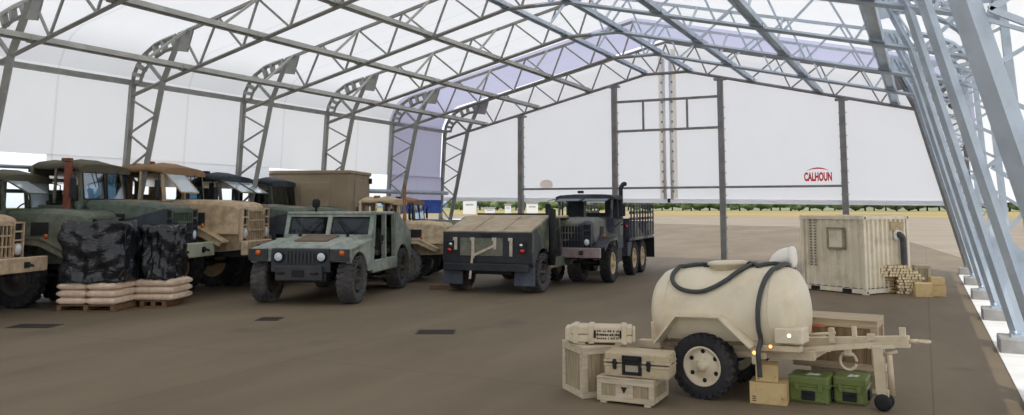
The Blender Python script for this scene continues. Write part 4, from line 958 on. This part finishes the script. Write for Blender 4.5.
s1 = 1.2; U1 = utility('pale green open-sided utility vehicle with black nose, facing the viewer', gr(309, 302.5), h_, s1, HV1, NOSE, BRN, DKRIM, 'front', 1.36)
h_ = R(95); s2 = 1.2
U2 = utility('dark-tailed utility vehicle with dusty sloping top and hanging straps, seen from behind', gr(499, 290.5)+Vector((cos(h_), sin(h_), 0))*3.3*s2, h_, s2, HV2, TAILP, DUSTY, DKRIM, 'rear', 1.5)
U2.scale = (1.2, 1.27, 1.13)
# ================================================================== tan container with window, stakes and cartons
CONT = mat('buff_container_paint', (224, 213, 190), .6, 0, .06, 2, 0, (160, 146, 122), .5, 1.8)
CL, CR, CC = gr(803, 289), gr(908, 289), gr(866.5, 295.5)
cr_ = thing('storage_container', 'buff corrugated steel container with a small framed window, standing by the open end', 'container', CC, R(58))
LN, WD, HG = 2.05, 2.12, 2.15          # local: x along the right-hand face, y along the left-hand (window) face
def corr(n, L_, ax, off, sgn, z0, z1):
    q = MB(); pts = []
    for k in range(n):
        a = L_*k/n; s = L_/n
        pts += [(a, 0), (a+s*.3, 0), (a+s*.42, 1), (a+s*.88, 1)]
    pts.append((L_, 0)); d = .055
    vs = [(p, off+sgn*d*b) if ax == 'x' else (off+sgn*d*b, p) for p, b in pts]
    q.poly([(x, y, z) for z in (z0, z1) for x, y in vs], [(i, i+1, len(vs)+i+1, len(vs)+i) for i in range(len(vs)-1)])
    return q
corr(10, LN, 'x', .02, 1, .16, HG-.1).build('corrugated_side', CONT, cr_); corr(10, LN, 'x', WD-.02, -1, .16, HG-.1).build('corrugated_side', CONT, cr_)
corr(9, WD, 'y', .02, 1, .16, HG-.1).build('corrugated_end', CONT, cr_); corr(9, WD, 'y', LN-.02, -1, .16, HG-.1).build('corrugated_end', CONT, cr_)
MB().box(.02, LN-.02, .02, WD-.02, HG-.06, HG-.03).build('roof_sheet', CONT, cr_); MB().box(.03, LN-.03, .03, WD-.03, .1, .17).build('floor_sheet', DARK, cr_)
for x in (0, LN-.1):
    for y in (0, WD-.1):
        MB().box(x, x+.1, y, y+.1, .14, HG-.1, .006).build('corner_post', CONT, cr_)
        for z in (0, HG-.12):
            k = MB(); k.box(x-.012, x+.125, y-.012, y+.125, z, z+.13, .008); k = k.build('corner_casting', CONT, cr_)
            MB().box(x+.03, x+.08, y-.016, y-.008, z+.03, z+.1).build('casting_hole', BLACK, k)
for z0, z1 in ((.03, .15), (HG-.1, HG-.0)):
    for y in (0, WD-.07): MB().box(.1, LN-.1, y, y+.07, z0, z1, .004).build('long_rail', CONT, cr_)
    for x in (0, LN-.07): MB().box(x, x+.07, .1, WD-.1, z0, z1, .004).build('end_rail', CONT, cr_)
for y in (.45, 1.5): MB().box(-.006, .02, y, y+.3, .035, .14).build('fork_pocket', BLACK, cr_)
wd = MB(); y0, y1, z0, z1 = .62, 1.18, 1.22, 1.82
for a in ((y0, y1, z0, z0+.05), (y0, y1, z1-.05, z1), (y0, y0+.05, z0, z1), (y1-.05, y1, z0, z1)): wd.box(-.05, .04, *a)
wd = wd.build('window_frame', mat('weathered_frame', (150, 138, 118), .7), cr_); MB().box(-.015, .01, y0+.05, y1-.05, z0+.05, z1-.05).build('window_shutter', CONT, wd)
SLOT = mat('louvre_shadow_grey', (104, 94, 78), .7)
for j in range(2):
    for k in range(17): MB().box(-.004, .022, 1.6+j*.14, 1.65+j*.14, .72+k*.08, .755+k*.08).build('louvre_slot', SLOT, cr_)
q = MB(); q.path(smooth([(1.46, .08, 1.58), (1.46, -.1, 1.62), (1.50, -.16, 1.51), (1.52, -.16, 1.35), (1.52, -.16, .2)]), .085, 12); q.build('vent_pipe', mat('dark_vent_pipe', (66, 68, 72), .5), cr_)
q = MB(); q.lathe([(.15, 0), (.15, .1), (.1, .12)], (1.46, -.06, 1.6), 'y', 16); q.build('pipe_collar', mat('pale_collar', (224, 222, 216), .5), cr_)
q = MB(); q.box(1.2, 1.75, -.004, .03, 1.72, 1.98); q.build('heat_stain_plate', mat('scorched_plate', (170, 150, 118), .8, 0, .25, 8), cr_)
# stack of wooden stakes in front of the right-hand face
STK = wood('brown_stake_bark', (198, 172, 130), 0, .5); END = mat('cut_stake_end', (232, 214, 176), .8, 0, .06)
sl = MB(); sl.path([(-.45, 0, 0), (.45, 0, 0)], .04, 8)
for f in sl.bm.faces: f.material_index = 1 if len(f.verts) > 4 else 0
stake_me = sl.mesh('stake', [STK, END])
ang = R(24); u = Vector((cos(ang), sin(ang), 0)); v = Vector((-sin(ang), cos(ang), 0)); base = gr(862, 293.5)
for lay in range(6):                       # lower layers lie along the picture, seen from the side
    for k in range(4):
        o = link('wooden_stake', stake_me, None, base + u*(.47+random.uniform(-.06, .06)+.05*(k % 2)) + v*(.1+.11*k) + Vector((0, 0, .042+.083*lay)), ang+random.uniform(-.06, .06))
        tag(o, 'pale wooden stake lying sideways low in the stack by the container', 'stake', 'stakes lying sideways in the stack by the container')
for lay in range(10):                       # upper bundle points at the viewer, showing cut ends; it reaches the floor on the right
    x0, cnt = (1.02, 8) if lay < 6 else (.02+.06*(lay-6), 19-(lay-6)*2)
    for k in range(cnt):
        p = base + u*(x0+.088*(k+.5*(lay % 2))) + v*(.36+random.uniform(-.07, .03)) + Vector((0, 0, .042+.078*lay))
        o = link('wooden_stake', stake_me, None, p, ang+pi/2-.1+random.uniform(-.02, .02))
        tag(o, 'wooden stake with its pale cut end towards the viewer in the stack by the container', 'stake', 'stakes with cut ends showing in the stack by the container')
for (px, py, dz, w, d, h_, l) in ((916, 297, 0, .42, .3, .34, 'buff cardboard box nearest the stakes, in front of the container, flaps open'), (932, 296.5, 0, .36, .34, .29, 'buff cardboard box at the right end of the row by the stakes, on the floor'), (932, 296.5, .30, .34, .32, .2, 'flat buff cardboard box stacked on the rightmost box by the stakes')):
    carton(l, gr(px, py)+Vector((0, 0, dz)), R(14), w, d, h_, 'open' in l, False, 'cardboard boxes beside the stakes')
crate('wooden_crate', 'pale upright wooden crate behind the cardboard boxes and stakes', gr(931, 293)+v*.95, R(16), .42, .3, .68, W1, W1x)['group'] = 'pale wooden crates'

# ================================================================== wrapped pallets of sacks
WRAP = bpy.data.materials.new('black_plastic_wrap'); t = nodes(WRAP); o = N(t, 'ShaderNodeOutputMaterial')
b = N(t, 'ShaderNodeBsdfPrincipled', Roughness=.22); b.inputs['Base Color'].default_value = lin((30, 32, 38)); b.inputs['Specular IOR Level'].default_value = .6
tc = N(t, 'ShaderNodeTexCoord'); mp = N(t, 'ShaderNodeMapping'); mp.inputs['Scale'].default_value = (1, 1, 2.2); nz = N(t, 'ShaderNodeTexNoise', Scale=2.6, Detail=3.0, Roughness=.6, Distortion=1.2)
bp = N(t, 'ShaderNodeBump', Strength=.55, Distance=.07); t.links.new(tc.outputs['Object'], mp.inputs[0]); t.links.new(mp.outputs[0], nz.inputs['Vector']); t.links.new(nz.outputs['Fac'], bp.inputs['Height']); t.links.new(bp.outputs[0], b.inputs['Normal']); t.links.new(b.outputs[0], o.inputs[0])
SACK = mat('paper_sack', (216, 194, 172), .85, 0, .1, 4, .3, (170, 140, 116), .5, 3)
PALW = wood('pallet_wood', (126, 92, 66), 0, .6)
def sack_me(L_, W_, T_, seed):
    rr = random.Random(seed); m = MB(); secs = []
    for i in range(9):
        t_ = i/8; x = -L_/2+L_*t_; k = min(1, (min(t_, 1-t_)*8+.5)); hw = W_/2*(.9+.1*k)*rr.uniform(.96, 1.03); hh = T_/2*k
        secs.append([(x, hw*cos(a)*abs(cos(a))**-.35 if abs(cos(a)) > 1e-3 else 0, hh*sin(a)*abs(sin(a))**-.3 if abs(sin(a)) > 1e-3 else 0) for a in [2*pi*j/14+.01 for j in range(14)]])
    m.loft(secs, True, True); return m.mesh('sack', SACK)
sacks = [sack_me(.70, .44, .178, s) for s in range(4)]
def pallet_load(label, loc, rz, Wx, Wy, Hh, seed, which):
    rr = random.Random(seed); ca_, sa_ = cos(rz), sin(rz)
    W = lambda x, y, z: Vector((loc.x+ca_*x-sa_*y, loc.y+sa_*x+ca_*y, z))
    p = thing('pallet', f'brown wooden pallet under the {which} wrapped sack stack', 'pallet', loc, rz)
    for k in range(6): y = -Wy/2+.07+k*(Wy-.14)/5; MB().box(-Wx/2, Wx/2, y-.06, y+.06, .12, .145, .003).build('deck_board', PALW, p)
    for x in (-Wx/2+.06, 0, Wx/2-.06): MB().box(x-.05, x+.05, -Wy/2, Wy/2, .02, .12, .003).build('stringer', PALW, p)
    for k in range(3): y = -Wy/2+.07+k*(Wy-.14)/2; MB().box(-Wx/2, Wx/2, y-.05, y+.05, 0, .02).build('bottom_board', PALW, p)
    z = .15+.085; lays = 3
    for l in range(lays):
        for i in range(2):
            for j in range(3):
                x = (-.5+i)*Wx*.5; y = (-1+j)*Wy/3.0
                o = link('sack', rr.choice(sacks), None, W(x, y, z+l*.168), rz+rr.uniform(-.04, .04)+(pi if rr.random() < .5 else 0))
                tag(o, f'buff paper sack at the foot of the {which} wrapped stack', 'sack', f'sacks at the foot of the {which} wrapped stack')
    # plastic hood pulled over the upper sacks: bulging, creased
    m = MB(); secs = []; nz_ = 72; z0 = .15+.168*lays-.0; rows = 26
    ph = [rr.uniform(0, 6.28) for _ in range(8)]
    for i in range(rows+1):
        t_ = i/rows; zz = z0 + (Hh-z0)*t_; q = 1 if t_ < .86 else sqrt(max(.02, 1-((t_-.86)/.15)**2)); ring = []
        for j in range(nz_):
            a = 2*pi*j/nz_; c, s = cos(a), sin(a); e = 7
            k = (abs(c)**e+abs(s)**e)**(-1/e)
            w = .035*sin(9*t_+ph[0]+a*2)+.018*sin(t_*24+ph[1]+3*sin(a*3+ph[2]))+.022*sin(a*11+ph[3]+5*t_)+.018*sin(a*19-t_*7+ph[4])
            if i == 0: w += .01
            ring.append((c*k*(Wx/2+.03+w)*(.9+.1*q), s*k*(Wy/2+.03+w)*(.9+.1*q), zz+.03*sin(a*4+ph[5])*(t_ > .8)+ (.02*sin(a*9+ph[6]) if i == 0 else 0)))
        secs.append(ring)
    m.loft(secs, True, True)
    w_ = thing('plastic_wrap', label, 'wrap', loc, rz); o = m.build('wrap_sheet', WRAP, w_)
    for y in (-.3, .3):
        for s in (1,): MB().path([(s*(Wx/2+.08), y*Wy, z0), (s*(Wx/2+.075), y*Wy, Hh*.6), (s*(Wx/2+.07), y*Wy, Hh*.9)], .008, 5).build('binding_strap', BLACK, w_)
PALA = gr(56, 311.5)+Vector((.69*cos(R(24))-.525*sin(R(24)), .69*sin(R(24))+.525*cos(R(24)), 0)); PALB = gr(139, 307)+Vector((.33*cos(R(24))-.5*sin(R(24)), .33*sin(R(24))+.5*cos(R(24)), 0))
pallet_load('bulky black plastic wrap over the larger left sack stack before the camouflaged truck', PALA, R(24), 1.38, 1.05, 2.06, 3, 'larger left')
pallet_load('black plastic wrap over the smaller sack stack, right of the larger one', PALB, R(24), .66, 1.0, 1.95, 5, 'smaller right')

# ================================================================== box shelter on the far trucks' row
SHEL = mat('khaki_shelter_paint', (150, 134, 110), .7, 0, .06, 2, 0, (116, 102, 82), .5, 1.5)
SP = Vector((0, 0, 0)); d = ray(330, 200); t = 30.5/Vector((-sin(YAW), cos(YAW), 0)).dot(d); SP = Vector((d.x*t, d.y*t, 0)) - Vector((cos(R(20))*1.95+sin(R(20))*-1.3, sin(R(20))*1.95-cos(R(20))*1.3, 0))
s_ = thing('box_shelter', 'khaki steel box shelter with panelled walls, behind the pale green utility vehicle', 'shelter', SP, R(20))
q = MB(); q.box(-1.95, 1.95, -1.3, 1.3, 1.3, 3.68, .05); q.build('shelter_body', SHEL, s_)
MB().box(-2.0, 2.0, -1.35, 1.35, 3.6, 3.74, .03).build('roof_cap', SHEL, s_)
for x0, x1 in ((-1.6, -.5), (.1, 1.2)): MB().box(x0, x1, -1.33, -1.29, 1.75, 3.3, .01).build('wall_panel', SHEL, s_)
MB().box(1.94, 1.98, -.75, .75, 1.5, 3.4, .01).build('door', SHEL, s_)
MB().boxc((2.0, -.5, 2.3), (.05, .06, .2)).build('door_handle', DARK, s_)
MB().box(1.94, 2.05, 1.15, 1.27, 3.3, 3.52, .01).build('corner_lamp', BLACK, s_)
for x in (-1.5, 1.5):
    for y in (-1.0, 1.0): MB().box(x-.12, x+.12, y-.12, y+.12, 0, 1.32, .01).build('support_leg', DARK, s_)
# pale car far behind, and timber on the floor
TIM = wood('old_timber', (120, 94, 74), 0, .6)
tag(MB().box(-.62, .62, -.09, .09, 0, .13, .01).build('timber_block', TIM, None, gr(451, 289), R(22)), 'short dark timber block lying on the floor left of the rear-facing utility vehicle', 'timber')
# ================================================================== light
w = bpy.data.worlds.new('sky'); S.world = w; w.use_nodes = True; t = w.node_tree; t.nodes.clear()
o = N(t, 'ShaderNodeOutputWorld'); bg = N(t, 'ShaderNodeBackground', Strength=SKY_ST)
tc = N(t, 'ShaderNodeTexCoord'); sp = N(t, 'ShaderNodeSeparateXYZ'); cr = N(t, 'ShaderNodeValToRGB'); e = cr.color_ramp.elements
e[0].position = 0; e[0].color = (.60, .66, .70, 1); e[1].position = .09; e[1].color = (1.12, 1.16, 1.2, 1)
x = e.new(.5); x.color = (.92, .96, 1.04, 1); x = e.new(1.0); x.color = (.78, .84, .95, 1)
t.links.new(tc.outputs['Generated'], sp.inputs[0]); t.links.new(sp.outputs[2], cr.inputs[0]); t.links.new(cr.outputs[0], bg.inputs[0]); t.links.new(bg.outputs[0], o.inputs[0])
sd = bpy.data.lights.new('sun', 'SUN'); sd.energy = SUN_ST; sd.angle = R(1.2); sd.color = (1, .95, .87)
so = bpy.data.objects.new('sun', sd); C.objects.link(so); so.location = (20, -20, 60)
so.rotation_euler = Vector(SUN_DIR).to_track_quat('Z', 'Y').to_euler()
S.view_settings.view_transform = 'Standard'; S.view_settings.look = 'None'; S.view_settings.gamma = 1; S.view_settings.use_curve_mapping = False
S.view_settings.exposure = EXPO
S.cycles.use_denoising = True; S.cycles.max_bounces = 12; S.cycles.diffuse_bounces = 8; S.cycles.transparent_max_bounces = 12
bpy.context.view_layer.update()
